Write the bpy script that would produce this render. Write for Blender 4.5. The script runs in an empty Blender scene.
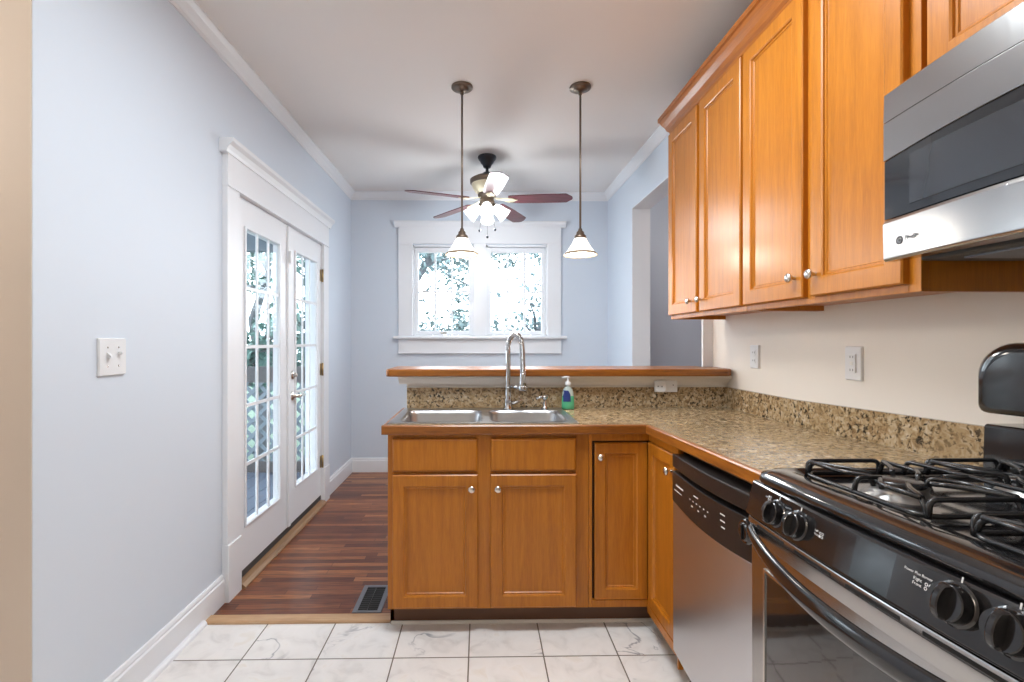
import bpy, bmesh, math, random
from mathutils import Vector, Matrix, Euler

PI = math.pi
R = math.radians
random.seed(7)
S = bpy.context.scene
COL = S.collection

# ------------------------------------------------------------------ camera, world, exposure
EYE = 1.283
cam_d = bpy.data.cameras.new('camera')
cam_d.sensor_width = 36.0
cam_d.lens = 470.0 / 1024.0 * 36.0
cam_d.clip_start = 0.02
cam = bpy.data.objects.new('camera', cam_d)
COL.objects.link(cam)
cam.location = (0, 0, EYE)
cam.rotation_euler = (R(90), 0, R(-1.0))
cam_d.shift_x = 0.02275
S.camera = cam

S.view_settings.view_transform = 'Standard'
S.view_settings.look = 'None'
S.view_settings.exposure = 0.48
S.view_settings.gamma = 1.0
S.view_settings.use_curve_mapping = False

world = bpy.data.worlds.new('overcast_sky')
S.world = world
world.use_nodes = True
wn = world.node_tree.nodes
wl = world.node_tree.links
for n in list(wn):
    wn.remove(n)
w_out = wn.new('ShaderNodeOutputWorld')
w_bg = wn.new('ShaderNodeBackground')
w_bg.inputs['Color'].default_value = (0.86, 0.94, 1.0, 1)
w_bg.inputs['Strength'].default_value = 6.0
wl.new(w_bg.outputs[0], w_out.inputs[0])

PANEL_W = 24.5
KITCHEN_W = 12.0        # watts of the added kitchen fill globe
REAR_W = 3.0
PENDANT_W = 7.0
FAN_W = 18.5
HALL_W = 280.0
BEYOND_W = 40.0

# ------------------------------------------------------------------ materials
def _nt(name):
    m = bpy.data.materials.new(name)
    m.use_nodes = True
    nt = m.node_tree
    p = nt.nodes['Principled BSDF']
    return m, nt, p

def mat(name, col, rough=0.5, metal=0.0, coat=0.0, spec=0.5, emit=None, estr=0.0, bump=0.0, bscale=200.0, vary=0.0):
    m, nt, p = _nt(name)
    p.inputs['Base Color'].default_value = (*col, 1)
    p.inputs['Roughness'].default_value = rough
    p.inputs['Metallic'].default_value = metal
    p.inputs['Coat Weight'].default_value = coat
    p.inputs['Coat Roughness'].default_value = 0.08
    p.inputs['Specular IOR Level'].default_value = spec
    if emit:
        p.inputs['Emission Color'].default_value = (*emit, 1)
        p.inputs['Emission Strength'].default_value = estr
    if bump or vary:
        tc = nt.nodes.new('ShaderNodeTexCoord')
        nz = nt.nodes.new('ShaderNodeTexNoise')
        nz.inputs['Scale'].default_value = bscale
        nz.inputs['Detail'].default_value = 3
        nt.links.new(tc.outputs['Object'], nz.inputs['Vector'])
        if bump:
            b = nt.nodes.new('ShaderNodeBump')
            b.inputs['Strength'].default_value = bump
            b.inputs['Distance'].default_value = 0.002
            nt.links.new(nz.outputs['Fac'], b.inputs['Height'])
            nt.links.new(b.outputs[0], p.inputs['Normal'])
        if vary:
            mx = nt.nodes.new('ShaderNodeMix'); mx.data_type = 'RGBA'
            mx.inputs['A'].default_value = (*[c * (1 - vary) for c in col], 1)
            mx.inputs['B'].default_value = (*[min(1, c * (1 + vary)) for c in col], 1)
            nt.links.new(nz.outputs['Fac'], mx.inputs['Factor'])
            nt.links.new(mx.outputs['Result'], p.inputs['Base Color'])
    return m

def ramp(nt, stops, interp='LINEAR'):
    r = nt.nodes.new('ShaderNodeValToRGB')
    cr = r.color_ramp
    cr.interpolation = interp
    while len(cr.elements) < len(stops):
        cr.elements.new(0.5)
    for e, (pos, c) in zip(cr.elements, stops):
        e.position = pos
        e.color = (*c, 1)
    return r

def mapped(nt, scale=(1, 1, 1), loc=(0, 0, 0), rot=(0, 0, 0), use_random=False):
    tc = nt.nodes.new('ShaderNodeTexCoord')
    mp = nt.nodes.new('ShaderNodeMapping')
    mp.inputs['Scale'].default_value = scale
    mp.inputs['Location'].default_value = loc
    mp.inputs['Rotation'].default_value = rot
    if use_random:
        oi = nt.nodes.new('ShaderNodeObjectInfo')
        ml = nt.nodes.new('ShaderNodeMath'); ml.operation = 'MULTIPLY'; ml.inputs[1].default_value = 9.0
        ad = nt.nodes.new('ShaderNodeVectorMath'); ad.operation = 'ADD'
        nt.links.new(oi.outputs['Random'], ml.inputs[0])
        nt.links.new(tc.outputs['Object'], ad.inputs[0])
        nt.links.new(ml.outputs[0], ad.inputs[1])
        nt.links.new(ad.outputs[0], mp.inputs['Vector'])
    else:
        nt.links.new(tc.outputs['Object'], mp.inputs['Vector'])
    return mp

def wood_mat(name, dark, mid, light, grain='z', rough=0.34, coat=0.20, scale=1.0, spec=0.35):
    m, nt, p = _nt(name)
    sc = {'z': (16, 16, 1.1), 'x': (1.1, 16, 16), 'y': (16, 1.1, 16)}[grain]
    mp = mapped(nt, tuple(s * scale for s in sc), use_random=True)
    n1 = nt.nodes.new('ShaderNodeTexNoise')
    n1.inputs['Scale'].default_value = 2.6; n1.inputs['Detail'].default_value = 6; n1.inputs['Distortion'].default_value = 0.6
    nt.links.new(mp.outputs[0], n1.inputs['Vector'])
    mp2 = mapped(nt, tuple(s * 6 * scale for s in sc), use_random=True)
    n2 = nt.nodes.new('ShaderNodeTexNoise')
    n2.inputs['Scale'].default_value = 3.0; n2.inputs['Detail'].default_value = 2
    nt.links.new(mp2.outputs[0], n2.inputs['Vector'])
    mixf = nt.nodes.new('ShaderNodeMix'); mixf.data_type = 'FLOAT'
    mixf.inputs['Factor'].default_value = 0.35
    nt.links.new(n1.outputs['Fac'], mixf.inputs['A'])
    nt.links.new(n2.outputs['Fac'], mixf.inputs['B'])
    r = ramp(nt, [(0.3, dark), (0.5, mid), (0.7, light)])
    nt.links.new(mixf.outputs['Result'], r.inputs['Fac'])
    nt.links.new(r.outputs['Color'], p.inputs['Base Color'])
    p.inputs['Roughness'].default_value = rough
    p.inputs['Coat Weight'].default_value = coat
    p.inputs['Coat Roughness'].default_value = 0.24
    p.inputs['Specular IOR Level'].default_value = spec
    return m

def granite_mat():
    m, nt, p = _nt('granite')
    mp = mapped(nt, (1, 1, 1))
    def noise(scale, detail, dist=0.0, rough=0.6):
        n = nt.nodes.new('ShaderNodeTexNoise')
        n.inputs['Scale'].default_value = scale; n.inputs['Detail'].default_value = detail
        n.inputs['Distortion'].default_value = dist; n.inputs['Roughness'].default_value = rough
        nt.links.new(mp.outputs[0], n.inputs['Vector'])
        return n
    big = noise(7, 3, 0.8)
    base = noise(42, 5, 0.8)
    r1 = ramp(nt, [(0.28, (0.11, 0.065, 0.035)), (0.42, (0.29, 0.19, 0.095)), (0.55, (0.46, 0.35, 0.215)), (0.72, (0.66, 0.57, 0.45))])
    nt.links.new(base.outputs['Fac'], r1.inputs['Fac'])
    spk = noise(70, 4, 0.5)
    r2 = ramp(nt, [(0.40, (1, 1, 1)), (0.47, (0, 0, 0))])
    nt.links.new(spk.outputs['Fac'], r2.inputs['Fac'])
    mxa = nt.nodes.new('ShaderNodeMix'); mxa.data_type = 'RGBA'
    nt.links.new(r2.outputs['Color'], mxa.inputs['Factor'])
    nt.links.new(r1.outputs['Color'], mxa.inputs['A'])
    mxa.inputs['B'].default_value = (0.018, 0.015, 0.012, 1)
    r3 = ramp(nt, [(0.40, (0, 0, 0)), (0.66, (0.55, 0.55, 0.55))])
    nt.links.new(big.outputs['Fac'], r3.inputs['Fac'])
    mxb = nt.nodes.new('ShaderNodeMix'); mxb.data_type = 'RGBA'
    nt.links.new(r3.outputs['Color'], mxb.inputs['Factor'])
    nt.links.new(mxa.outputs['Result'], mxb.inputs['A'])
    mxb.inputs['B'].default_value = (0.36, 0.25, 0.13, 1)
    nt.links.new(mxb.outputs['Result'], p.inputs['Base Color'])
    p.inputs['Roughness'].default_value = 0.16
    p.inputs['Specular IOR Level'].default_value = 0.55
    return m

def hardwood_mat():
    m, nt, p = _nt('hardwood_strips')
    mp = mapped(nt, (1, 1, 1))
    br = nt.nodes.new('ShaderNodeTexBrick')
    br.offset = 0.37; br.offset_frequency = 2; br.squash = 0.8; br.squash_frequency = 3
    br.inputs['Scale'].default_value = 1.0
    br.inputs['Brick Width'].default_value = 0.62
    br.inputs['Row Height'].default_value = 0.042
    br.inputs['Mortar Size'].default_value = 0.0011
    br.inputs['Mortar Smooth'].default_value = 0.2
    br.inputs['Bias'].default_value = 0.0
    br.inputs['Color1'].default_value = (0, 0, 0, 1)
    br.inputs['Color2'].default_value = (1, 1, 1, 1)
    br.inputs['Mortar'].default_value = (0.0, 0.0, 0.0, 1)
    nt.links.new(mp.outputs[0], br.inputs['Vector'])
    r = ramp(nt, [(0.0, (0.11, 0.028, 0.010)), (0.35, (0.18, 0.053, 0.018)), (0.7, (0.28, 0.095, 0.031)), (1.0, (0.41, 0.16, 0.058))])
    nt.links.new(br.outputs['Color'], r.inputs['Fac'])
    mp2 = mapped(nt, (3.0, 45, 1))
    nz = nt.nodes.new('ShaderNodeTexNoise'); nz.inputs['Scale'].default_value = 2.5; nz.inputs['Detail'].default_value = 5
    nt.links.new(mp2.outputs[0], nz.inputs['Vector'])
    r2 = ramp(nt, [(0.3, (0.45, 0.42, 0.42)), (0.62, (1.25, 1.2, 1.15))])
    nt.links.new(nz.outputs['Fac'], r2.inputs['Fac'])
    mu = nt.nodes.new('ShaderNodeMix'); mu.data_type = 'RGBA'; mu.blend_type = 'MULTIPLY'; mu.inputs['Factor'].default_value = 0.85
    nt.links.new(r.outputs['Color'], mu.inputs['A']); nt.links.new(r2.outputs['Color'], mu.inputs['B'])
    mo = nt.nodes.new('ShaderNodeMix'); mo.data_type = 'RGBA'
    nt.links.new(br.outputs['Fac'], mo.inputs['Factor'])
    nt.links.new(mu.outputs['Result'], mo.inputs['A']); mo.inputs['B'].default_value = (0.03, 0.012, 0.008, 1)
    nt.links.new(mo.outputs['Result'], p.inputs['Base Color'])
    p.inputs['Roughness'].default_value = 0.30
    p.inputs['Specular IOR Level'].default_value = 0.35
    p.inputs['Coat Weight'].default_value = 0.12
    p.inputs['Coat Roughness'].default_value = 0.15
    b = nt.nodes.new('ShaderNodeBump'); b.inputs['Strength'].default_value = 0.25; b.inputs['Distance'].default_value = 0.002
    nt.links.new(nz.outputs['Fac'], b.inputs['Height']); nt.links.new(b.outputs[0], p.inputs['Normal'])
    return m

def tile_mat():
    m, nt, p = _nt('marble_tile')
    mp = mapped(nt, (1, 1, 1), loc=(0.048 + 0.305 * 20, -1.908 + 0.305 * 20, 0))
    br = nt.nodes.new('ShaderNodeTexBrick')
    br.offset = 0.0; br.squash = 1.0
    br.inputs['Scale'].default_value = 1.0
    br.inputs['Brick Width'].default_value = 0.305
    br.inputs['Row Height'].default_value = 0.305
    br.inputs['Mortar Size'].default_value = 0.0028
    br.inputs['Mortar Smooth'].default_value = 0.1
    br.inputs['Color1'].default_value = (0, 0, 0, 1)
    br.inputs['Color2'].default_value = (1, 1, 1, 1)
    nt.links.new(mp.outputs[0], br.inputs['Vector'])
    # cloudy marble, different in every tile
    ad = nt.nodes.new('ShaderNodeVectorMath'); ad.operation = 'MULTIPLY_ADD'
    nt.links.new(br.outputs['Color'], ad.inputs[0]); ad.inputs[1].default_value = (7, 5, 3)
    nt.links.new(mp.outputs[0], ad.inputs[2])
    n1 = nt.nodes.new('ShaderNodeTexNoise'); n1.inputs['Scale'].default_value = 9; n1.inputs['Detail'].default_value = 7; n1.inputs['Distortion'].default_value = 1.2
    nt.links.new(ad.outputs[0], n1.inputs['Vector'])
    r1 = ramp(nt, [(0.25, (0.68, 0.65, 0.63)), (0.45, (0.82, 0.79, 0.77)), (0.62, (0.86, 0.83, 0.81)), (0.8, (0.78, 0.71, 0.63))])
    nt.links.new(n1.outputs['Fac'], r1.inputs['Fac'])
    n2 = nt.nodes.new('ShaderNodeTexNoise'); n2.inputs['Scale'].default_value = 3.2; n2.inputs['Detail'].default_value = 5; n2.inputs['Distortion'].default_value = 0.9
    nt.links.new(ad.outputs[0], n2.inputs['Vector'])
    r2 = ramp(nt, [(0.491, (0, 0, 0)), (0.499, (0.8, 0.8, 0.8)), (0.502, (0.8, 0.8, 0.8)), (0.510, (0, 0, 0))])
    nt.links.new(n2.outputs['Fac'], r2.inputs['Fac'])
    n3 = nt.nodes.new('ShaderNodeTexNoise'); n3.inputs['Scale'].default_value = 2.1; n3.inputs['Detail'].default_value = 1
    nt.links.new(ad.outputs[0], n3.inputs['Vector'])
    r3 = ramp(nt, [(0.53, (0, 0, 0)), (0.60, (1, 1, 1))])
    nt.links.new(n3.outputs['Fac'], r3.inputs['Fac'])
    mm = nt.nodes.new('ShaderNodeMath'); mm.operation = 'MULTIPLY'
    nt.links.new(r2.outputs['Color'], mm.inputs[0]); nt.links.new(r3.outputs['Color'], mm.inputs[1])
    mv = nt.nodes.new('ShaderNodeMix'); mv.data_type = 'RGBA'
    nt.links.new(mm.outputs[0], mv.inputs['Factor']); nt.links.new(r1.outputs['Color'], mv.inputs['A'])
    mv.inputs['B'].default_value = (0.20, 0.20, 0.23, 1)
    mo = nt.nodes.new('ShaderNodeMix'); mo.data_type = 'RGBA'
    nt.links.new(br.outputs['Fac'], mo.inputs['Factor']); nt.links.new(mv.outputs['Result'], mo.inputs['A'])
    mo.inputs['B'].default_value = (0.16, 0.13, 0.10, 1)
    nt.links.new(mo.outputs['Result'], p.inputs['Base Color'])
    p.inputs['Roughness'].default_value = 0.32
    inv = nt.nodes.new('ShaderNodeMath'); inv.operation = 'SUBTRACT'; inv.inputs[0].default_value = 1.0
    nt.links.new(br.outputs['Fac'], inv.inputs[1])
    b = nt.nodes.new('ShaderNodeBump'); b.inputs['Strength'].default_value = 0.5; b.inputs['Distance'].default_value = 0.003
    nt.links.new(inv.outputs[0], b.inputs['Height']); nt.links.new(b.outputs[0], p.inputs['Normal'])
    return m

def steel_mat(name, col=(0.46, 0.457, 0.455), rough=0.22, axis='y'):
    m, nt, p = _nt(name)
    sc = {'y': (300, 4, 300), 'x': (4, 300, 300), 'z': (300, 300, 4)}[axis]
    mp = mapped(nt, sc)
    nz = nt.nodes.new('ShaderNodeTexNoise'); nz.inputs['Scale'].default_value = 1.5; nz.inputs['Detail'].default_value = 2
    nt.links.new(mp.outputs[0], nz.inputs['Vector'])
    mr = nt.nodes.new('ShaderNodeMapRange')
    mr.inputs['To Min'].default_value = rough; mr.inputs['To Max'].default_value = rough + 0.004
    nt.links.new(nz.outputs['Fac'], mr.inputs['Value']); nt.links.new(mr.outputs[0], p.inputs['Roughness'])
    p.inputs['Base Color'].default_value = (*col, 1)
    p.inputs['Metallic'].default_value = 1.0
    return m

def pane_mat(name='window_glass', tint=(0.96, 0.985, 1.0), refl=0.07):
    m, nt, p = _nt(name)
    nt.nodes.remove(p)
    out = nt.nodes['Material Output']
    tr = nt.nodes.new('ShaderNodeBsdfTransparent'); tr.inputs['Color'].default_value = (*tint, 1)
    gl = nt.nodes.new('ShaderNodeBsdfGlossy'); gl.inputs['Roughness'].default_value = 0.01
    lw = nt.nodes.new('ShaderNodeLayerWeight'); lw.inputs['Blend'].default_value = 0.5
    pw = nt.nodes.new('ShaderNodeMath'); pw.operation = 'POWER'; pw.inputs[1].default_value = 5.0
    ma = nt.nodes.new('ShaderNodeMath'); ma.operation = 'MULTIPLY_ADD'; ma.inputs[1].default_value = 0.5; ma.inputs[2].default_value = 0.03
    mx = nt.nodes.new('ShaderNodeMixShader')
    nt.links.new(lw.outputs['Facing'], pw.inputs[0]); nt.links.new(pw.outputs[0], ma.inputs[0]); nt.links.new(ma.outputs[0], mx.inputs[0])
    nt.links.new(tr.outputs[0], mx.inputs[1]); nt.links.new(gl.outputs[0], mx.inputs[2])
    nt.links.new(mx.outputs[0], out.inputs[0])
    return m

M = {}
M['white'] = mat('white_wall_paint', (0.645, 0.71, 0.80), 0.55, bump=0.05, bscale=250)
M['cream'] = mat('cream_wall_paint', (0.80, 0.755, 0.70), 0.55, bump=0.05, bscale=250)
M['tan'] = mat('tan_wall_paint', (0.62, 0.555, 0.505), 0.6, bump=0.05, bscale=250)
M['mauve'] = mat('mauve_wall_paint', (0.40, 0.315, 0.32), 0.6)
M['ceiling'] = mat('ceiling_paint', (0.84, 0.81, 0.79), 0.7, bump=0.05, bscale=180)
M['trim'] = mat('white_trim_paint', (0.81, 0.83, 0.87), 0.32, coat=0.15)
M['wood'] = wood_mat('honey_maple', (0.35, 0.112, 0.008), (0.45, 0.152, 0.010), (0.53, 0.192, 0.016))
M['wood_h'] = wood_mat('honey_maple_long', (0.28, 0.085, 0.012), (0.37, 0.115, 0.016), (0.45, 0.15, 0.024), grain='y')
M['edge_x'] = wood_mat('countertop_edging', (0.13, 0.036, 0.005), (0.27, 0.085, 0.009), (0.38, 0.135, 0.015), grain='x', coat=0.5)
M['edge_y'] = wood_mat('countertop_edging_side', (0.17, 0.050, 0.006), (0.30, 0.095, 0.010), (0.40, 0.145, 0.017), grain='y', coat=0.5)
M['threshold'] = wood_mat('threshold_oak', (0.42, 0.24, 0.12), (0.52, 0.32, 0.17), (0.6, 0.40, 0.24), grain='x', rough=0.4)
M['sill_wood'] = wood_mat('door_sill_oak', (0.22, 0.12, 0.06), (0.32, 0.18, 0.09), (0.40, 0.24, 0.13), grain='y', rough=0.4)
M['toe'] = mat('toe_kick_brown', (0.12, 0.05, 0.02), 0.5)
M['gap'] = mat('gap_shade_black', (0.012, 0.008, 0.006), 0.7)  # near-black stands for the shade inside gaps and recesses
M['granite'] = granite_mat()
M['hardwood'] = hardwood_mat()
M['tile'] = tile_mat()
M['steel'] = steel_mat('brushed_steel', axis='y')
M['steel_dw'] = steel_mat('dishwasher_steel', (0.66, 0.67, 0.70), 0.32, axis='z')
M['sink_steel'] = steel_mat('sink_steel', (0.50, 0.51, 0.53), 0.30, axis='x')
M['chrome'] = mat('chrome', (0.52, 0.53, 0.55), 0.09, metal=1.0)
M['nickel'] = mat('satin_nickel', (0.68, 0.65, 0.61), 0.24, metal=1.0)
M['bronze'] = mat('antique_bronze', (0.20, 0.155, 0.12), 0.36, metal=0.85, vary=0.2, bscale=60)
M['fan_black'] = mat('oil_rubbed_bronze', (0.035, 0.04, 0.05), 0.35, metal=0.6)
M['fan_cream'] = mat('antique_cream_metal', (0.72, 0.66, 0.48), 0.4, vary=0.1, bscale=30)
M['blade'] = wood_mat('dark_cherry_blade', (0.07, 0.010, 0.018), (0.12, 0.018, 0.030), (0.17, 0.030, 0.045), grain='x', rough=0.3, coat=0.3)
M['brass'] = mat('aged_brass', (0.50, 0.38, 0.20), 0.35, metal=1.0)
M['black'] = mat('black_enamel', (0.012, 0.011, 0.012), 0.13, coat=0.4)
M['black_soft'] = mat('black_plastic', (0.016, 0.014, 0.014), 0.30)
M['black_pan'] = mat('black_cooktop_enamel', (0.014, 0.013, 0.014), 0.10, coat=0.6)
M['iron'] = mat('cast_iron_grate', (0.020, 0.020, 0.022), 0.27, coat=0.2, bump=0.1, bscale=400)
M['burner'] = mat('burner_aluminium', (0.36, 0.35, 0.34), 0.38, metal=0.9)
M['dark_glass'] = mat('black_oven_glass', (0.012, 0.012, 0.013), 0.04, coat=0.5, spec=0.8)
M['mw_glass'] = mat('microwave_glass', (0.020, 0.022, 0.026), 0.06, coat=0.5, spec=0.7)
M['mw_window'] = mat('microwave_window_mesh', (0.040, 0.044, 0.052), 0.10, coat=0.6, spec=0.7)
M['mw_under'] = mat('microwave_underside', (0.05, 0.045, 0.04), 0.5)
M['plastic'] = mat('white_plastic', (0.77, 0.78, 0.80), 0.3)
M['slot'] = mat('outlet_slots', (0.05, 0.05, 0.05), 0.6)
M['print'] = mat('white_print', (0.78, 0.78, 0.78), 0.5)
M['mark'] = mat('dark_print', (0.03, 0.03, 0.035), 0.4)
M['vent'] = mat('vent_grey_metal', (0.20, 0.20, 0.22), 0.4, metal=0.5)
M['dark'] = mat('dark_void', (0.01, 0.01, 0.01), 0.8)
M['caulk'] = mat('white_caulk', (0.80, 0.78, 0.74), 0.5)
M['shade'] = mat('lit_frosted_glass', (0.90, 0.87, 0.82), 0.35, emit=(1.0, 0.94, 0.86), estr=0.85)
M['fan_shade'] = mat('lit_fan_glass', (0.92, 0.92, 0.92), 0.3, emit=(0.97, 0.98, 1.0), estr=1.1)
M['shade_band'] = mat('shade_brown_band', (0.24, 0.165, 0.10), 0.3)
M['diffuser'] = mat('lit_fill_diffuser', (0.9, 0.9, 0.9), 0.5, emit=(1.0, 0.98, 0.95), estr=1.5)  # glow of the added fill fixtures
M['soap'] = mat('green_soap', (0.10, 0.50, 0.27), 0.12, coat=0.4)
M['soap_clear'] = mat('clear_bottle_top', (0.50, 0.60, 0.58), 0.12, coat=0.4)
M['soap_label'] = mat('blue_bottle_label', (0.02, 0.04, 0.20), 0.35)
M['pane'] = pane_mat()
M['deck'] = mat('shaded_grey_deck_boards', (0.10, 0.125, 0.17), 0.6, vary=0.25, bscale=6)  # boards darkened in colour for the shade of the porch
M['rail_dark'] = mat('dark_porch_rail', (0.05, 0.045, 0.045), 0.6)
M['lattice'] = mat('shaded_white_lattice', (0.14, 0.18, 0.21), 0.6)  # porch shade is put into this darkened lattice colour
M['porch_paint'] = mat('shaded_blue_porch_paint', (0.10, 0.135, 0.17), 0.6)  # pale blue darkened so the colour carries the porch shade
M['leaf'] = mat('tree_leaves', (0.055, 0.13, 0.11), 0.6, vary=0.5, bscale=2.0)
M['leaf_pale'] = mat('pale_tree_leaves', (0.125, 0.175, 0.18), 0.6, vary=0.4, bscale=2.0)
M['bark'] = mat('tree_bark', (0.07, 0.075, 0.085), 0.8, vary=0.3, bscale=20)
M['grass'] = mat('outdoor_grass', (0.05, 0.09, 0.06), 0.9, vary=0.4, bscale=3)

# ------------------------------------------------------------------ mesh helpers
SLOPE = 0.030   # the old floor lifts the range side of the room: rise per metre towards the camera
def tilt(p):
    x, y, z = p
    return (x, y, z + SLOPE * max(0.0, 2.05 - y))

class MB:
    def __init__(s):
        s.v = []; s.f = []; s.sm = []
    def add(s, vs, fs, smooth=False):
        b = len(s.v)
        s.v += [tuple(p) for p in vs]
        s.f += [tuple(b + i for i in f) for f in fs]
        s.sm += [smooth] * len(fs)
        return s
    def box(s, x0, x1, y0, y1, z0, z1):
        x0, x1 = min(x0, x1), max(x0, x1); y0, y1 = min(y0, y1), max(y0, y1); z0, z1 = min(z0, z1), max(z0, z1)
        vs = [(x0, y0, z0), (x1, y0, z0), (x1, y1, z0), (x0, y1, z0), (x0, y0, z1), (x1, y0, z1), (x1, y1, z1), (x0, y1, z1)]
        fs = [(0, 3, 2, 1), (4, 5, 6, 7), (0, 1, 5, 4), (1, 2, 6, 5), (2, 3, 7, 6), (3, 0, 4, 7)]
        return s.add(vs, fs)
    def loops(s, loops, cap0=True, cap1=True, smooth=False, closed=True):
        """bridge equal-length closed loops of points"""
        n = len(loops[0]); vs = []; fs = []
        for l in loops:
            vs += l
        for k in range(len(loops) - 1):
            for i in range(n if closed else n - 1):
                j = (i + 1) % n
                fs.append((k * n + i, k * n + j, (k + 1) * n + j, (k + 1) * n + i))
        b0 = len(s.v)
        s.add(vs, fs, smooth)
        if cap0:
            s.f.append(tuple(b0 + i for i in reversed(range(n)))); s.sm.append(False)
        if cap1:
            s.f.append(tuple(b0 + (len(loops) - 1) * n + i for i in range(n))); s.sm.append(False)
        return s
    def prism(s, poly, axis, a0, a1, smooth=False):
        def P(a, u, v):
            return {'x': (a, u, v), 'y': (u, a, v), 'z': (u, v, a)}[axis]
        return s.loops([[P(a0, u, v) for u, v in poly], [P(a1, u, v) for u, v in poly]], smooth=smooth)
    def lathe(s, prof, c=(0, 0, 0), mtx=None, seg=32, cap0=False, cap1=False, smooth=True):
        loops = []
        for r, z in prof:
            l = []
            for i in range(seg):
                a = 2 * PI * i / seg
                p = Vector((r * math.cos(a), r * math.sin(a), z))
                if mtx is not None:
                    p = mtx @ p
                l.append((p.x + c[0], p.y + c[1], p.z + c[2]))
            loops.append(l)
        return s.loops(loops, cap0, cap1, smooth)
    def tube(s, pts, r, seg=10, cap=True):
        pts = [Vector(p) for p in pts]
        n = len(pts)
        rs = r if isinstance(r, (list, tuple)) else [r] * n
        loops = []; prev = None
        for i, p in enumerate(pts):
            t = (pts[min(i + 1, n - 1)] - pts[max(i - 1, 0)]).normalized()
            if prev is None:
                ref = Vector((0, 0, 1)) if abs(t.z) < 0.9 else Vector((1, 0, 0))
                u = t.cross(ref).normalized()
            else:
                u = (prev - t * prev.dot(t)).normalized()
            prev = u
            w = t.cross(u)
            loops.append([tuple(p + (u * math.cos(2 * PI * k / seg) + w * math.sin(2 * PI * k / seg)) * rs[i]) for k in range(seg)])
        return s.loops(loops, cap, cap, True)
    def build(s, name, m, parent=None, bevel=0.0, bseg=2, skew=False, kind=None, solid=0.0):
        me = bpy.data.meshes.new(name)
        vs = [tilt(p) for p in s.v] if skew else s.v
        root = parent
        off = Vector((0, 0, 0))
        while root is not None:
            off += root.location
            root = root.parent
        me.from_pydata([tuple(Vector(p) - off) for p in vs], [], s.f)
        me.polygons.foreach_set('use_smooth', s.sm)
        bm = bmesh.new(); bm.from_mesh(me)
        bmesh.ops.recalc_face_normals(bm, faces=bm.faces)
        bm.to_mesh(me); bm.free()
        me.materials.append(m)
        o = bpy.data.objects.new(name, me)
        COL.objects.link(o)
        if parent is not None:
            o.parent = parent
        if solid:
            md = o.modifiers.new('thickness', 'SOLIDIFY'); md.thickness = solid; md.offset = 0
        if bevel:
            md = o.modifiers.new('edge', 'BEVEL'); md.width = bevel; md.segments = bseg
            md.limit_method = 'ANGLE'; md.angle_limit = R(35); md.harden_normals = False
        if kind:
            o['kind'] = kind
        return o

def rrect(x0, x1, y0, y1, r, n=5):
    """rounded rectangle outline, always 4*(n+1) points"""
    out = []
    rr = r if isinstance(r, (list, tuple)) else [r] * 4
    for (cx, cy, a, q) in ((x1, y1, 0, rr[0]), (x0, y1, 90, rr[1]), (x0, y0, 180, rr[2]), (x1, y0, 270, rr[3])):
        sx = -1 if cx == x1 else 1
        sy = -1 if cy == y1 else 1
        for k in range(n + 1):
            t = R(a + 90 * k / n)
            out.append((cx + sx * q + q * math.cos(t), cy + sy * q + q * math.sin(t)))
    return out

def thing(name, label, cat, loc, group=None):
    o = bpy.data.objects.new(name, None)
    o.empty_display_size = 0.1
    COL.objects.link(o)
    o.location = loc
    o['label'] = label; o['category'] = cat
    if group:
        o['group'] = group
    return o

def tag(o, label, cat, group=None):
    o['label'] = label; o['category'] = cat
    if group:
        o['group'] = group
    return o

def struct(mb, name, m, parent=None, **k):
    return mb.build(name, m, parent, kind=None if parent else 'structure', **k)

def copy_tree(src, loc, label):
    r = src.copy(); COL.objects.link(r); r.location = loc; r['label'] = label
    for ch in list(src.children):
        c = ch.copy(); COL.objects.link(c); c.parent = r
        for g in list(ch.children):
            d = g.copy(); COL.objects.link(d); d.parent = c
    return r

def lettering(txt, size, origin, xdir, ydir, name, m, parent, align='LEFT', skew=False, lift=0.0006, bold=0.0):
    cu = bpy.data.curves.new('text', 'FONT')
    cu.body = txt; cu.size = size; cu.align_x = align; cu.align_y = 'CENTER'; cu.extrude = 0.0; cu.offset = bold
    to = bpy.data.objects.new('text', cu)
    COL.objects.link(to)
    bpy.context.view_layer.update()
    me = bpy.data.meshes.new_from_object(to.evaluated_get(bpy.context.evaluated_depsgraph_get()))
    bpy.data.objects.remove(to); bpy.data.curves.remove(cu)
    X = Vector(xdir).normalized(); Y = Vector(ydir).normalized(); N = X.cross(Y)
    O = Vector(origin) + N * lift
    mb = MB()
    mb.add([tuple(O + X * v.co.x + Y * v.co.y) for v in me.vertices], [tuple(p.vertices) for p in me.polygons])
    bpy.data.meshes.remove(me)
    return mb.build(name, m, parent, skew=skew)

def lamp_point(name, loc, watts, col, radius, parent):
    d = bpy.data.lights.new(name, 'POINT'); d.energy = watts; d.color = col; d.shadow_soft_size = radius
    o = bpy.data.objects.new(name, d); COL.objects.link(o)
    off = Vector((0, 0, 0)); r = parent
    while r is not None:
        off += r.location; r = r.parent
    o.location = Vector(loc) - off; o.parent = parent
    return o

# ------------------------------------------------------------------ the shell of the room
CEIL = 2.742
XL, XR, XK = -1.267, 1.257, 1.388      # west wall, dining east wall, kitchen east wall
YB = 4.626                               # dining end wall
YN = 1.352                              # where the west wall stops
BAR0, BAR1 = 2.62, 2.74                 # half wall under the bar top
KEND = 2.78                             # where the kitchen wall stops

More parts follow.
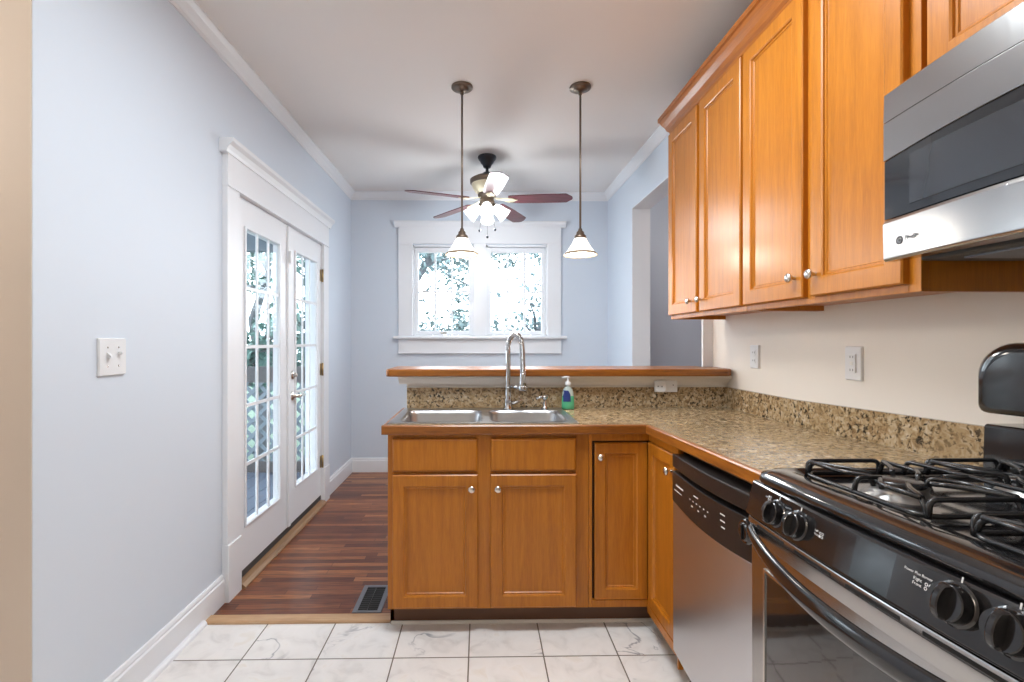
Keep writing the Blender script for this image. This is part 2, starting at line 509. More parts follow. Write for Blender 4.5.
struct(MB().box(-3.2, 3.0, -2.3, 2.165, -0.1, 0.0), 'floor', M['tile'])
struct(MB().box(-1.45, 3.0, 2.165, 5.0, -0.1, 0.001), 'floor_hardwood', M['hardwood'])
struct(MB().prism([(2.146, 0.0), (2.146, 0.006), (2.154, 0.011), (2.204, 0.011), (2.212, 0.002), (2.212, 0.0)], 'x', -1.252, -0.412), 'trim_1', M['threshold'])
struct(MB().box(-3.2, 3.0, -2.3, 5.0, CEIL, CEIL + 0.1), 'ceiling', M['ceiling'])

DY0, DY1, DZ = 2.441, 3.751, 2.05      # doorway of the french doors
w = MB()
w.box(XL - 0.12, XL, YN, DY0, 0, CEIL); w.box(XL - 0.12, XL, DY1, YB, 0, CEIL); w.box(XL - 0.12, XL, DY0, DY1, DZ, CEIL)
struct(w, 'wall_left', M['white'])
struct(MB().box(-3.2, XL - 0.001, YN - 0.004, YN + 0.12, 0, CEIL), 'wall_hall', M['tan'])
struct(MB().box(-3.3, -3.2, -2.3, YN + 0.12, 0, CEIL), 'wall_hall_side', M['tan'])
struct(MB().box(-3.3, 1.6, -2.4, -2.3, 0, CEIL), 'wall_rear', M['cream'])
WX0, WX1, WZ0, WZ1 = -0.668, 0.660, 1.330, 2.228
w = MB()
w.box(XL - 0.12, WX0, YB, YB + 0.14, 0, CEIL); w.box(WX1, 3.0, YB, YB + 0.14, 0, CEIL)
w.box(WX0, WX1, YB, YB + 0.14, 0, WZ0); w.box(WX0, WX1, YB, YB + 0.14, WZ1, CEIL)
struct(w, 'wall_back', M['white'])
OY1, OZ = 3.878, 2.386                   # opening to the room beyond
w = MB()
w.box(XR, XR + 0.15, OY1, YB, 0, CEIL); w.box(XR, XR + 0.15, KEND, OY1, OZ, CEIL)
struct(w, 'wall_right', M['white'])
struct(MB().box(XK, XK + 0.14, -2.3, KEND, 0, CEIL), 'wall_kitchen', M['cream'])
struct(MB().box(XK - 0.062, XK + 0.14, KEND, KEND + 0.018, 0, OZ), 'trim_2', M['trim'], bevel=0.002)
struct(MB().box(XR, XR + 0.15, OY1 - 0.006, OY1, 0, OZ).box(XR, XR + 0.15, KEND, OY1 - 0.006, OZ - 0.006, OZ), 'trim_3', M['trim'])
struct(MB().box(2.75, 2.85, 1.0, 5.0, 0, CEIL).box(XK + 0.14, 2.75, 2.2, 2.3, 0, CEIL), 'wall_beyond', M['mauve'])

def crown(pts0, pts1, name):
    struct(MB().loops([pts0, pts1]), name, M['trim'])
prof = [(0, -0.078), (0.006, -0.078), (0.009, -0.062), (0.018, -0.052), (0.030, -0.030), (0.040, -0.018), (0.046, -0.012), (0.046, 0.0), (0, 0)]
crown([(XL + d, YN, CEIL + h) for d, h in prof], [(XL + d, YB, CEIL + h) for d, h in prof], 'trim_4')
crown([(XL, YB - d, CEIL + h) for d, h in prof], [(XR, YB - d, CEIL + h) for d, h in prof], 'trim_5')
crown([(XR - d, KEND, CEIL + h) for d, h in prof], [(XR - d, YB, CEIL + h) for d, h in prof], 'trim_6')

bprof = [(0, 0), (0.016, 0), (0.016, 0.112), (0.011, 0.118), (0.012, 0.126), (0.007, 0.138), (0, 0.140)]
struct(MB().loops([[(XL + d, YN, h) for d, h in bprof], [(XL + d, 2.324, h) for d, h in bprof]]), 'baseboard_left', M['trim'])
struct(MB().loops([[(XL + d, 3.866, h) for d, h in bprof], [(XL + d, YB, h) for d, h in bprof]]), 'baseboard_left_far', M['trim'])
struct(MB().loops([[(XL, YB - d, h) for d, h in bprof], [(XR, YB - d, h) for d, h in bprof]]), 'baseboard_back', M['trim'])
struct(MB().prism([(XL + 0.016, 0), (XL + 0.034, 0), (XL + 0.032, 0.012), (XL + 0.024, 0.020), (XL + 0.016, 0.022)], 'y', YN, 2.145), 'trim_7', M['trim'])

# ------------------------------------------------------------------ french doors in the west wall
cs = MB()
XF = XL + 0.036
cs.box(XL, XF - 0.008, 2.326, DY0 + 0.004, 0.28, DZ)                    # casing boards
cs.box(XL, XF - 0.008, DY1 - 0.004, 3.861, 0.28, DZ)
cs.prism(rrect(XL - 0.0005, XF, 2.322, DY0 + 0.008, 0.004), 'z', 0.0, 0.28)
cs.prism(rrect(XL - 0.0005, XF, DY1 - 0.008, 3.866, 0.004), 'z', 0.0, 0.28)
cs.box(XL, XF - 0.006, 2.326, 3.861, DZ, 2.215)                          # head board
cap = [(XL, 2.205), (XF, 2.205), (XF + 0.006, 2.22), (XF + 0.016, 2.238), (XF + 0.034, 2.252), (XF + 0.034, 2.272), (XL, 2.272)]
cs.prism(cap, 'y', 2.298, 3.889)
cs.box(XL, XF - 0.002, 2.324, 3.863, DZ - 0.004, DZ + 0.004)
struct(cs, 'trim_8', M['trim'], bevel=0.002)
jb = MB()
jb.box(XL - 0.12, XL, DY0, DY0 + 0.006, 0, DZ).box(XL - 0.12, XL, DY1 - 0.006, DY1, 0, DZ).box(XL - 0.12, XL, DY0, DY1, DZ - 0.012, DZ)
struct(jb, 'trim_9', M['trim'])
struct(MB().prism([(XL - 0.12, 0), (XL + 0.052, 0), (XL + 0.052, 0.010), (XL + 0.035, 0.024), (XL + 0.01, 0.026), (XL - 0.12, 0.05)], 'y', DY0 + 0.012, DY1 - 0.012), 'trim_10', M['sill_wood'])
struct(MB().box(XL - 0.06, XL + 0.004, DY0 + 0.01, DY1 - 0.01, 0.03, 0.062), 'trim_11', M['rail_dark'])

def glazed_door(name, y0, y1, gy0, gy1, z0, z1, gz0, gz1, knobs):
    xf = XL + 0.004; xb = xf - 0.036; xm = xf - 0.004
    d = bpy.data.objects.new(name, None); COL.objects.link(d); d.location = (xf - 0.02, y0, 0); d['kind'] = 'structure'
    fr = MB()
    fr.box(xb, xf, y0, gy0, z0, z1).box(xb, xf, gy1, y1, z0, z1).box(xb, xf, gy0, gy1, z0, gz0).box(xb, xf, gy0, gy1, gz1, z1)
    fr.build('door_frame', M['trim'], d)
    # moulded lip standing around the glass
    lp = MB(); t = 0.014; e = 0.010
    lp.box(xf, xf + e, gy0 - t, gy0, gz0 - t, gz1 + t).box(xf, xf + e, gy1, gy1 + t, gz0 - t, gz1 + t)
    lp.box(xf, xf + e, gy0, gy1, gz0 - t, gz0).box(xf, xf + e, gy0, gy1, gz1, gz1 + t)
    lp.build('glazing_bead', M['trim'], d, bevel=0.004)
    mu = MB(); mw = 0.0075
    for k in (1, 2):
        y = gy0 + (gy1 - gy0) * k / 3
        mu.box(xf - 0.009, xf + 0.001, y - mw, y + mw, gz0, gz1)
    for k in range(1, 5):
        z = gz0 + (gz1 - gz0) * k / 5
        mu.box(xf - 0.008, xf + 0.0005, gy0, gy1, z - mw * 1.2, z + mw * 1.2)
    mu.build('muntin_bars', M['trim'], d)
    MB().box(xm - 0.003, xm, gy0, gy1, gz0, gz1).build('glass_panes', M['pane'], d)
    return d, xf

dl, xf = glazed_door('door_1', 2.450, 3.108, 2.546, 2.966, 0.066, 2.040, 0.300, 1.885, False)
MB().box(xf, xf + 0.014, 3.086, 3.121, 0.068, 2.038).build('astragal', M['trim'], dl, bevel=0.003)
MB().box(xf + 0.014, xf + 0.030, 3.081, 3.102, 1.79, 1.87).build('contact_sensor', M['plastic'], dl, bevel=0.003)
dr, xf = glazed_door('door_2', 3.112, 3.742, 3.228, 3.636, 0.066, 2.040, 0.300, 1.885, True)
mxX = Matrix.Rotation(R(90), 3, 'Y')
lev = MB()
lev.lathe([(0.0, 0.0), (0.031, 0.0), (0.031, 0.006), (0.024, 0.011), (0.012, 0.014), (0.011, 0.05), (0.0, 0.05)], (xf, 3.176, 0.915), mxX, 24)
lev.tube([(xf + 0.048, 3.171, 0.915), (xf + 0.052, 3.196, 0.917), (xf + 0.052, 3.246, 0.918), (xf + 0.048, 3.281, 0.912)], [0.011, 0.010, 0.009, 0.007], 12)
lev.build('lever_handle', M['nickel'], dr)
db = MB()
db.lathe([(0.0, 0.0), (0.030, 0.0), (0.030, 0.008), (0.022, 0.015), (0.0, 0.016)], (xf, 3.176, 1.055), mxX, 24)
db.tube([(xf + 0.014, 3.176, 1.040), (xf + 0.032, 3.176, 1.055), (xf + 0.014, 3.176, 1.072)], 0.006, 8)
db.build('deadbolt', M['nickel'], dr)
MB().box(xf, xf + 0.003, 3.114, 3.132, 0.865, 0.965).box(xf, xf + 0.003, 3.114, 3.132, 1.025, 1.085).build('strike_plate', M['nickel'], dr)
for hz in (1.80, 1.06, 0.33):
    h = MB()
    h.tube([(xf + 0.012, 3.748, hz - 0.05), (xf + 0.012, 3.748, hz + 0.05)], 0.0075, 10)
    h.box(xf - 0.001, xf + 0.003, 3.718, 3.748, hz - 0.046, hz + 0.046)
    h.build('hinge', M['brass'], dr)

# ------------------------------------------------------------------ double window in the end wall
YC = YB - 0.024
wt = MB()
wt.box(-0.802, WX0 + 0.004, YC, YB, 1.33, 2.24).box(WX1 - 0.004, 0.792, YC, YB, 1.33, 2.24).box(-0.068, 0.054, YC, YB, 1.33, 2.24)
wt.box(-0.802, 0.792, YC - 0.003, YB, 2.235, 2.40)
wt.prism([(YB, 2.395), (YC - 0.004, 2.395), (YC - 0.010, 2.408), (YC - 0.030, 2.428), (YC - 0.034, 2.436), (YC - 0.034, 2.452), (YB, 2.452)], 'x', -0.840, 0.838)
wt.prism([(YB + 0.05, 1.300), (YC - 0.034, 1.300), (YC - 0.042, 1.308), (YC - 0.042, 1.322), (YC - 0.034, 1.332), (YB + 0.05, 1.336)], 'x', -0.845, 0.842)
wt.box(-0.802, 0.794, YC, YB, 1.160, 1.300)
wt.box(-0.802, 0.794, YC - 0.008, YC, 1.160, 1.172)
struct(wt, 'trim_12', M['trim'], bevel=0.003)
wj = MB()
for a, b in ((WX0, -0.068), (0.054, WX1)):
    wj.box(a, a + 0.018, YB, YB + 0.13, WZ0, WZ1).box(b - 0.018, b, YB, YB + 0.13, WZ0, WZ1).box(a, b, YB, YB + 0.13, WZ1 - 0.018, WZ1).box(a, b, YB, YB + 0.13, WZ0, WZ0 + 0.012)
wj.box(-0.068, 0.054, YB, YB + 0.13, WZ0, WZ1)
struct(wj, 'trim_13', M['trim'])

def sash(name, x0, x1):
    z0, z1 = WZ0 + 0.014, WZ1 - 0.02
    o = bpy.data.objects.new(name, None); COL.objects.link(o); o.location = ((x0 + x1) / 2, YB + 0.05, z0); o['kind'] = 'structure'
    ys, ye = YB + 0.035, YB + 0.075
    gx0, gx1, gz0, gz1 = x0 + 0.034, x1 - 0.034, z0 + 0.040, z1 - 0.050
    MB().box(x0, gx0, ys, ye, z0, z1).box(gx1, x1, ys, ye, z0, z1).box(gx0, gx1, ys, ye, z0, gz0).box(gx0, gx1, ys, ye, gz1, z1).build('window_sash', M['trim'], o, bevel=0.004)
    mu = MB()
    for k in (1, 2):
        x = gx0 + (gx1 - gx0) * k / 3
        mu.box(x - 0.009, x + 0.009, ys + 0.008, ye - 0.006, gz0, gz1)
    zm = gz0 + (gz1 - gz0) * 0.50
    mu.box(gx0, gx1, ys + 0.007, ye - 0.007, zm - 0.009, zm + 0.009)
    mu.build('muntin_bars', M['trim'], o)
    MB().box(gx0, gx1, ys + 0.019, ys + 0.022, gz0, gz1).build('glass_panes', M['pane'], o)
    xm = (x0 + x1) / 2
    MB().box(xm - 0.03, xm + 0.03, ys - 0.006, ys, z0 + 0.012, z0 + 0.024).build('sash_lift', M['nickel'] if x0 < 0 else M['trim'], o, bevel=0.002)
sash('window_1', WX0 + 0.02, -0.084)
sash('window_2', 0.070, WX1 - 0.02)

# ------------------------------------------------------------------ half wall and bar top
struct(MB().box(-0.410, XK, BAR0, BAR1, 0, 1.089), 'wall_bar', M['cream'])
bl = MB()
bl.prism([(BAR0, 1.089), (BAR0 - 0.052, 1.089), (BAR0 - 0.050, 1.078), (BAR0 - 0.030, 1.066), (BAR0 - 0.012, 1.052), (BAR0 - 0.010, 1.044), (BAR0, 1.044)], 'x', -0.450, XK - 0.001)
bl.prism([(-0.410, 1.089), (-0.457, 1.089), (-0.455, 1.078), (-0.437, 1.066), (-0.423, 1.052), (-0.421, 1.044), (-0.410, 1.044)], 'y', BAR0 - 0.01, BAR1)
struct(bl, 'trim_14', M['cream'])
poly = [(-0.510, 2.540), (-0.495, 2.527), (1.340, 2.527), (1.366, 2.540), (1.380, 2.565), (1.384, 2.60), (1.384, 2.776), (1.318, 2.776), (1.318, 2.86), (-0.495, 2.86), (-0.510, 2.845)]
bt = MB().prism(poly, 'z', 1.091, 1.131).build('bar_top', M['edge_x'], None, bevel=0.008, bseg=3)
tag(bt, 'long stained wooden bar ledge on the half wall behind the sink', 'bar top')

# ------------------------------------------------------------------ cabinets
def panel_door(axis, face, a0, a1, z0, z1, th=0.020, rail=0.053, railb=None):
    """recessed panel door. axis 'y': front looks to -y at y=face; axis 'x': front looks to -x at x=face"""
    railb = rail if railb is None else railb
    def P(d, a, z):
        return (a, face + d, z) if axis == 'y' else (face + d, a, z)
    def loop(ia, ib, d):
        return [P(d, a0 + ia, z0 + ib), P(d, a1 - ia, z0 + ib), P(d, a1 - ia, z1 - ib), P(d, a0 + ia, z1 - ib)]
    mb = MB()
    mb.loops([loop(0, 0, th), loop(0, 0, 0.004), loop(0.004, 0.004, 0.0), loop(rail - 0.005, railb - 0.005, 0.0), loop(rail, railb, 0.003),
              loop(rail + 0.002, railb + 0.002, 0.008), loop(rail + 0.008, railb + 0.008, 0.0078), loop(rail + 0.011, railb + 0.011, 0.0115)], True, True)
    return mb

def knob(axis, face, a, z, parent, skew=False):
    mt = Matrix.Rotation(R(90), 3, 'X') if axis == 'y' else Matrix.Rotation(R(-90), 3, 'Y')
    c = (a, face, z) if axis == 'y' else (face, a, z)
    mb = MB().lathe([(0.0075, -0.001), (0.0065, 0.004), (0.0055, 0.012), (0.0125, 0.017), (0.0162, 0.022), (0.0150, 0.027), (0.008, 0.031), (0.0, 0.032)], c, mt, 20)
    return mb.build('knob', M['nickel'], parent, skew=skew)

# --- sink base cabinet
PF = 2.075                    # face frame plane of the peninsula
sc = thing('base_cabinet', 'sink base cabinet with two drawer fronts above two panel doors', 'cabinet', (0.04, PF, 0))
b = MB()
b.prism([(PF + 0.02, 0.102), (PF + 0.065, 0.102), (PF + 0.065, 0.0), (2.612, 0.0), (2.612, 0.870), (PF + 0.02, 0.870)], 'x', -0.408, -0.392)
b.box(-0.385, 0.470, PF + 0.02, PF + 0.03, 0.102, 0.870)
b.box(-0.385, 0.470, 2.59, 2.612, 0.0, 0.870)
b.build('cabinet_box', M['wood'], sc)
ff = MB()
ff.box(-0.408, -0.372, PF, PF + 0.02, 0.102, 0.874).box(-0.030, 0.060, PF, PF + 0.02, 0.102, 0.874).box(0.414, 0.478, PF, PF + 0.02, 0.102, 0.874)
ff.box(-0.372, -0.030, PF, PF + 0.02, 0.102, 0.135).box(0.060, 0.414, PF, PF + 0.02, 0.102, 0.135)
ff.box(-0.372, -0.030, PF, PF + 0.02, 0.838, 0.874).box(0.060, 0.414, PF, PF + 0.02, 0.838, 0.874)
ff.box(-0.372, -0.030, PF, PF + 0.02, 0.690, 0.722).box(0.060, 0.414, PF, PF + 0.02, 0.690, 0.722)
ff.build('face_frame', M['wood'], sc, bevel=0.0015)
def slab(axis, face, a0, a1, z0, z1, th=0.020):
    def P(d, a, z):
        return (a, face + d, z) if axis == 'y' else (face + d, a, z)
    def loop(i, d):
        return [P(d, a0 + i, z0 + i), P(d, a1 - i, z0 + i), P(d, a1 - i, z1 - i), P(d, a0 + i, z1 - i)]
    return MB().loops([loop(0, th), loop(0, 0.008), loop(0.003, 0.004), loop(0.009, 0.0)])
DF = PF - 0.020
for a0, a1, kx in ((-0.385, -0.012, -0.038), (0.044, 0.421, 0.076)):
    slab('y', DF, a0, a1, 0.712, 0.856).build('drawer_front', M['wood_h'] if False else M['wood'], sc)
    d = panel_door('y', DF, a0, a1, 0.116, 0.698).build('door', M['wood'], sc)
    knob('y', DF, kx, 0.640, d)
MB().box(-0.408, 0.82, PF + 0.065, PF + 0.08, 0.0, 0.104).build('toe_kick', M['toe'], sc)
MB().prism([(PF + 0.065, 0), (PF + 0.058, 0), (PF + 0.059, 0.008), (PF + 0.062, 0.013), (PF + 0.065, 0.014)], 'x', -0.405, 0.80).build('shoe_strip', M['caulk'], sc)
hk = MB().tube([(-0.402, 2.46, 0.700), (-0.418, 2.46, 0.697), (-0.450, 2.46, 0.680)], [0.006, 0.006, 0.008], 10).build('door_hook', M['black_soft'])
tag(hk, 'small black peg sticking out of the sink cabinet end near the hardwood floor', 'hook')

# --- corner cabinet
RX = 0.748                    # face plane of the east run
cc = thing('corner_cabinet', 'corner base cabinet with a pair of tall narrow panel doors meeting inside the corner', 'cabinet', (RX, PF, 0))
b = MB()
b.box(0.479, 0.495, PF, PF + 0.02, 0.102, 0.872)
b.box(0.495, RX, PF, PF + 0.02, 0.840, 0.872).box(0.495, RX, PF, PF + 0.02, 0.102, 0.134)
b.build('face_frame', M['wood'], cc, bevel=0.0015)
b = MB()
b.box(RX, RX + 0.02, 1.764, PF + 0.02, 0.840, 0.872).box(RX, RX + 0.02, 1.764, 1.776, 0.03, 0.840)
b.build('side_face_frame', M['wood'], cc, skew=True, bevel=0.0015)
MB().box(0.484, 1.38, 2.20, 2.60, 0.0, 0.87).box(RX + 0.09, 1.38, 1.76, 2.20, 0.0, 0.86).build('cabinet_box', M['gap'], cc)
MB().box(0.500, RX + 0.05, PF + 0.021, PF + 0.03, 0.104, 0.860).box(RX + 0.021, RX + 0.05, 1.766, PF + 0.02, 0.104, 0.850).build('recess_shade', M['gap'], cc)  # near-black sheets painted for the shade behind the door gaps
d = panel_door('y', PF - 0.004, 0.506, RX - 0.006, 0.136, 0.832, rail=0.050).build('door', M['wood'], cc)
knob('y', PF - 0.004, 0.528, 0.772, d)
d = panel_door('x', RX - 0.010, 1.778, PF - 0.012, 0.122, 0.838, rail=0.050).build('door', M['wood'], cc, skew=True)
knob('x', RX - 0.010, 1.803, 0.772, d, skew=True)
MB().box(RX - 0.010, RX + 0.010, 1.764, PF - 0.008, 0.085, 0.120).build('bottom_rail', M['wood'], cc, skew=True)
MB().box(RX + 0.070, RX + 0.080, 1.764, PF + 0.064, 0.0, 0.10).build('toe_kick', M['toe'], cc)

# --- countertop
ct = thing('countertop', 'L-shaped brown granite worktop with a stained wood front edge', 'countertop', (0.4, 2.05, 0.88))
CF = 2.045                    # counter front edge, peninsula
CX = 0.724                    # counter front edge, east run
# sink cut-out
SX0, SX1, SY0, SY1 = -0.404, 0.431, 2.095, 2.555
g = MB()
z0, z1 = 0.876, 0.9145
ys = [CF + 0.018, SY0 + 0.012, SY1 - 0.012, 2.600]
xs = [-0.412, SX0 + 0.012, SX1 - 0.012, CX + 0.018]
def quad(mb, x0, x1, y0, y1):
    mb.box(x0, x1, y0, y1, z0, z1)
quad(g, xs[0], xs[1], ys[0], ys[3]); quad(g, xs[2], xs[3], ys[0], ys[3]); quad(g, xs[1], xs[2], ys[0], ys[1]); quad(g, xs[1], xs[2], ys[2], ys[3])
for y0, y1 in ((1.143, CF + 0.018), (CF + 0.018, 2.600)):
    quad(g, CX + 0.018, 1.368, y0, y1)
g.build('granite_slab', M['granite'], ct, skew=True)
e = MB()
e.prism([(CF, 0.880), (CF + 0.004, 0.875), (CF + 0.018, 0.875), (CF + 0.018, 0.9155), (CF + 0.004, 0.9155), (CF, 0.911)], 'x', -0.430, CX + 0.003)
e.prism([(-0.430, 0.880), (-0.426, 0.875), (-0.412, 0.875), (-0.412, 0.9155), (-0.426, 0.9155), (-0.430, 0.911)], 'y', CF + 0.0185, 2.60)
e.build('wood_edge', M['edge_x'], ct)
e = MB()
e.prism([(CX, 0.880), (CX + 0.004, 0.875), (CX + 0.018, 0.875), (CX + 0.018, 0.9155), (CX + 0.004, 0.9155), (CX, 0.911)], 'y', 1.143, CF - 0.0005)
e.build('wood_edge', M['edge_y'], ct, skew=True)

bs = MB().box(-0.405, 1.367, 2.598, BAR0, 0.9148, 1.026).build('backsplash', M['granite'], None)
tag(bs, 'granite backsplash strip along the half wall behind the sink', 'backsplash')
MB().prism([(2.598, 1.026), (BAR0, 1.026), (BAR0, 1.034)], 'x', -0.405, 1.367).build('caulk_bead', M['caulk'], bs)
bs2 = MB().box(1.368, XK - 0.001, 1.143, 2.05, 0.9148, 1.026).box(1.368, XK - 0.001, 2.05, BAR0 - 0.001, 0.9148, 1.026).build('backsplash', M['granite'], None, skew=True)
tag(bs2, 'granite backsplash strip on the cream wall running up to the stove', 'backsplash')

# --- sink
sk = thing('sink', 'stainless steel double bowl sink dropped into the peninsula worktop', 'sink', (0.02, 2.32, 0.916))
zr = 0.9185
rim_out = rrect(SX0, SX1, SY0, SY1, 0.03, 5)
def bowl(mb, x0, x1, y0, y1):
    mk = lambda i, z, r: [(x, y, z) for x, y in rrect(x0 + i, x1 - i, y0 + i, y1 - i, r, 6)]
    mb.loops([mk(-0.006, zr + 0.001, 0.056), mk(0.0, zr - 0.004, 0.05), mk(0.006, zr - 0.02, 0.048), mk(0.014, zr - 0.15, 0.045), mk(0.03, zr - 0.172, 0.04), mk(0.06, zr - 0.178, 0.03)], False, True, True)
bx = [(SX0 + 0.035, 0.005), (0.045, SX1 - 0.035)]
by0, by1 = SY0 + 0.030, SY1 - 0.085
rim = MB()
xs2 = [SX0 - 0.008, bx[0][0] - 0.002, bx[0][1] + 0.002, bx[1][0] - 0.002, bx[1][1] + 0.002, SX1 + 0.008]
ys2 = [SY0 - 0.008, by0 - 0.002, by1 + 0.002, SY1 + 0.008]
for i in range(5):
    for j in range(3):
        if j == 1 and i in (1, 3):
            continue
        rim.box(xs2[i], xs2[i + 1], ys2[j], ys2[j + 1], 0.9150, zr)
# rounded fillets in the bowl corners of the rim
for (x0, x1) in bx:
    for cx, cy, sx, sy in ((x0, by0, 1, 1), (x1, by0, -1, 1), (x0, by1, 1, -1), (x1, by1, -1, -1)):
        r = 0.05
        pts = [(cx - 0.002 * sx, cy - 0.002 * sy)] + [(cx + sx * (r - r * math.sin(R(t))), cy + sy * (r - r * math.cos(R(t)))) for t in range(0, 91, 15)]
        rim.prism(pts, 'z', 0.9150, zr)
rim.build('sink_rim', M['sink_steel'], sk)
for x0, x1 in bx:
    mb = MB(); bowl(mb, x0, x1, by0, by1)
    bo = mb.build('bowl', M['sink_steel'], sk)
    cx, cy = (x0 + x1) / 2, (by0 + by1) / 2 + 0.03
    MB().lathe([(0.0, zr - 0.176), (0.040, zr - 0.176), (0.044, zr - 0.172), (0.038, zr - 0.1725), (0.02, zr - 0.175)], (cx, cy, 0), None, 24).build('drain', M['chrome'], bo)

# --- faucet
FX, FY = 0.148, 2.515
fa = thing('faucet', 'tall chrome spring pull-down faucet behind the double sink', 'faucet', (FX, FY, zr))
MB().lathe([(0.0, zr), (0.027, zr), (0.027, zr + 0.006), (0.021, zr + 0.012), (0.019, zr + 0.045), (0.021, zr + 0.05), (0.017, zr + 0.056), (0.0155, zr + 0.115), (0.0165, zr + 0.12), (0.0, zr + 0.122)], (FX, FY, 0), None, 28).build('faucet_body', M['chrome'], fa)
dirv = Vector((0.5, -0.86, 0)).normalized()
def arch(k):
    # k 0..1 from the riser over the arch down to the spray head
    Rr = 0.065
    top = 1.245
    p0 = Vector((FX, FY, 0))
    if k < 0.42:
        return p0 + Vector((0, 0, zr + 0.11 + (top - zr - 0.11) * k / 0.42))
    if k < 0.74:
        a = PI * (k - 0.42) / 0.32
        return p0 + dirv * (Rr * (1 - math.cos(a))) + Vector((0, 0, top + 0.072 * math.sin(a)))
    t = (k - 0.74) / 0.26
    return p0 + dirv * (2 * Rr + 0.006 * t) + Vector((0, 0, top - 0.135 * t))
pts = [arch(i / 60) for i in range(61)]
MB().tube(pts, [0.0135 if i < 24 else 0.0095 for i in range(61)], 12).build('spout_hose', M['chrome'], fa)
coil = []
N = 62 * 8
for i in range(N + 1):
    k = 0.40 + 0.57 * i / N
    p = arch(k); q = arch(min(1, k + 0.004)); t = (q - p).normalized()
    u = t.cross(Vector((dirv.y, -dirv.x, 0))).normalized(); v = t.cross(u)
    a = 2 * PI * i / 8
    coil.append(p + (u * math.cos(a) + v * math.sin(a)) * 0.0130)
MB().tube(coil, 0.0024, 5).build('spring_coil', M['chrome'], fa)
hd = arch(1.0)
MB().lathe([(0.0, 0.012), (0.013, 0.012), (0.0155, 0.0), (0.0155, -0.02), (0.0175, -0.03), (0.0185, -0.070), (0.016, -0.076), (0.0, -0.076)], tuple(hd), None, 22).build('spray_head', M['chrome'], fa)
zc = 1.042
MB().tube([(FX, FY, zc), tuple(Vector((FX, FY, zc)) + dirv * 0.118)], 0.0085, 10).lathe([(0.0225, -0.012), (0.0235, -0.010), (0.0235, 0.010), (0.0225, 0.012), (0.0195, 0.012), (0.0195, -0.012)], tuple(Vector((FX, FY, zc)) + dirv * 0.136), None, 22).build('docking_arm', M['chrome'], fa)
MB().tube([(FX + 0.012, FY, zr + 0.033), (FX + 0.04, FY, zr + 0.036), (FX + 0.075, FY - 0.004, zr + 0.052)], [0.010, 0.007, 0.005], 10).build('lever', M['chrome'], fa)

sd = thing('soap_pump', 'small chrome built-in soap pump on the sink ledge beside the faucet', 'soap pump', (0.345, 2.52, zr))
MB().lathe([(0.0, zr), (0.021, zr), (0.021, zr + 0.006), (0.012, zr + 0.011), (0.012, zr + 0.036), (0.007, zr + 0.04), (0.007, zr + 0.058), (0.0, zr + 0.058)], (0.345, 2.52, 0), None, 20).build('pump_base', M['chrome'], sd)
MB().tube([(0.357, 2.52, zr + 0.064), (0.327, 2.512, zr + 0.066), (0.295, 2.50, zr + 0.058)], [0.010, 0.007, 0.005], 10).lathe([(0.0, zr + 0.05), (0.013, zr + 0.052), (0.013, zr + 0.068), (0.0, zr + 0.074)], (0.345, 2.52, 0), None, 18).build('pump_nozzle', M['chrome'], sd)

# --- bottle of hand soap
BXc, BYc, BZ = 0.473, 2.535, 0.9150
sb = thing('soap_bottle', 'clear pump bottle of green hand soap standing beside the sink', 'soap bottle', (BXc, BYc, BZ))
def ell(w_, d_, z, n=24):
    return [(BXc + w_ * math.cos(2 * PI * i / n), BYc + d_ * math.sin(2 * PI * i / n), z) for i in range(n)]
MB().loops([ell(0.030, 0.017, BZ), ell(0.0335, 0.020, BZ + 0.004), ell(0.035, 0.021, BZ + 0.02), ell(0.033, 0.020, BZ + 0.06), ell(0.0315, 0.0195, BZ + 0.072)], True, True, True).build('bottle', M['soap'], sb)
MB().loops([ell(0.0315, 0.0195, BZ + 0.072), ell(0.029, 0.019, BZ + 0.092), ell(0.024, 0.018, BZ + 0.108), ell(0.014, 0.014, BZ + 0.119), ell(0.0115, 0.0115, BZ + 0.124), ell(0.0115, 0.0115, BZ + 0.132)], False, True, True).build('bottle_neck', M['soap_clear'], sb)
def arc_label():
    mb = MB(); L = []
    for z, ww in ((BZ + 0.042, 0.0362), (BZ + 0.068, 0.0350), (BZ + 0.102, 0.0292)):
        L.append([(BXc - 0.003 + ww * 0.80 * math.cos(R(t)), BYc + (ww * 0.62) * math.sin(R(t)) - 0.0003, z) for t in range(190, 306, 10)])
    mb.loops(L, False, False, True, closed=False)
    return mb
arc_label().build('bottle_label', M['soap_label'], sb)
MB().lathe([(0.0, BZ + 0.128), (0.015, BZ + 0.128), (0.016, BZ + 0.131), (0.0155, BZ + 0.145), (0.008, BZ + 0.149), (0.0045, BZ + 0.152), (0.0045, BZ + 0.170), (0.0, BZ + 0.170)], (BXc, BYc, 0), None, 20).tube([(BXc + 0.008, BYc, BZ + 0.172), (BXc - 0.006, BYc, BZ + 0.174), (BXc - 0.032, BYc - 0.006, BZ + 0.170)], [0.008, 0.0075, 0.005], 10).build('pump', M['plastic'], sb)

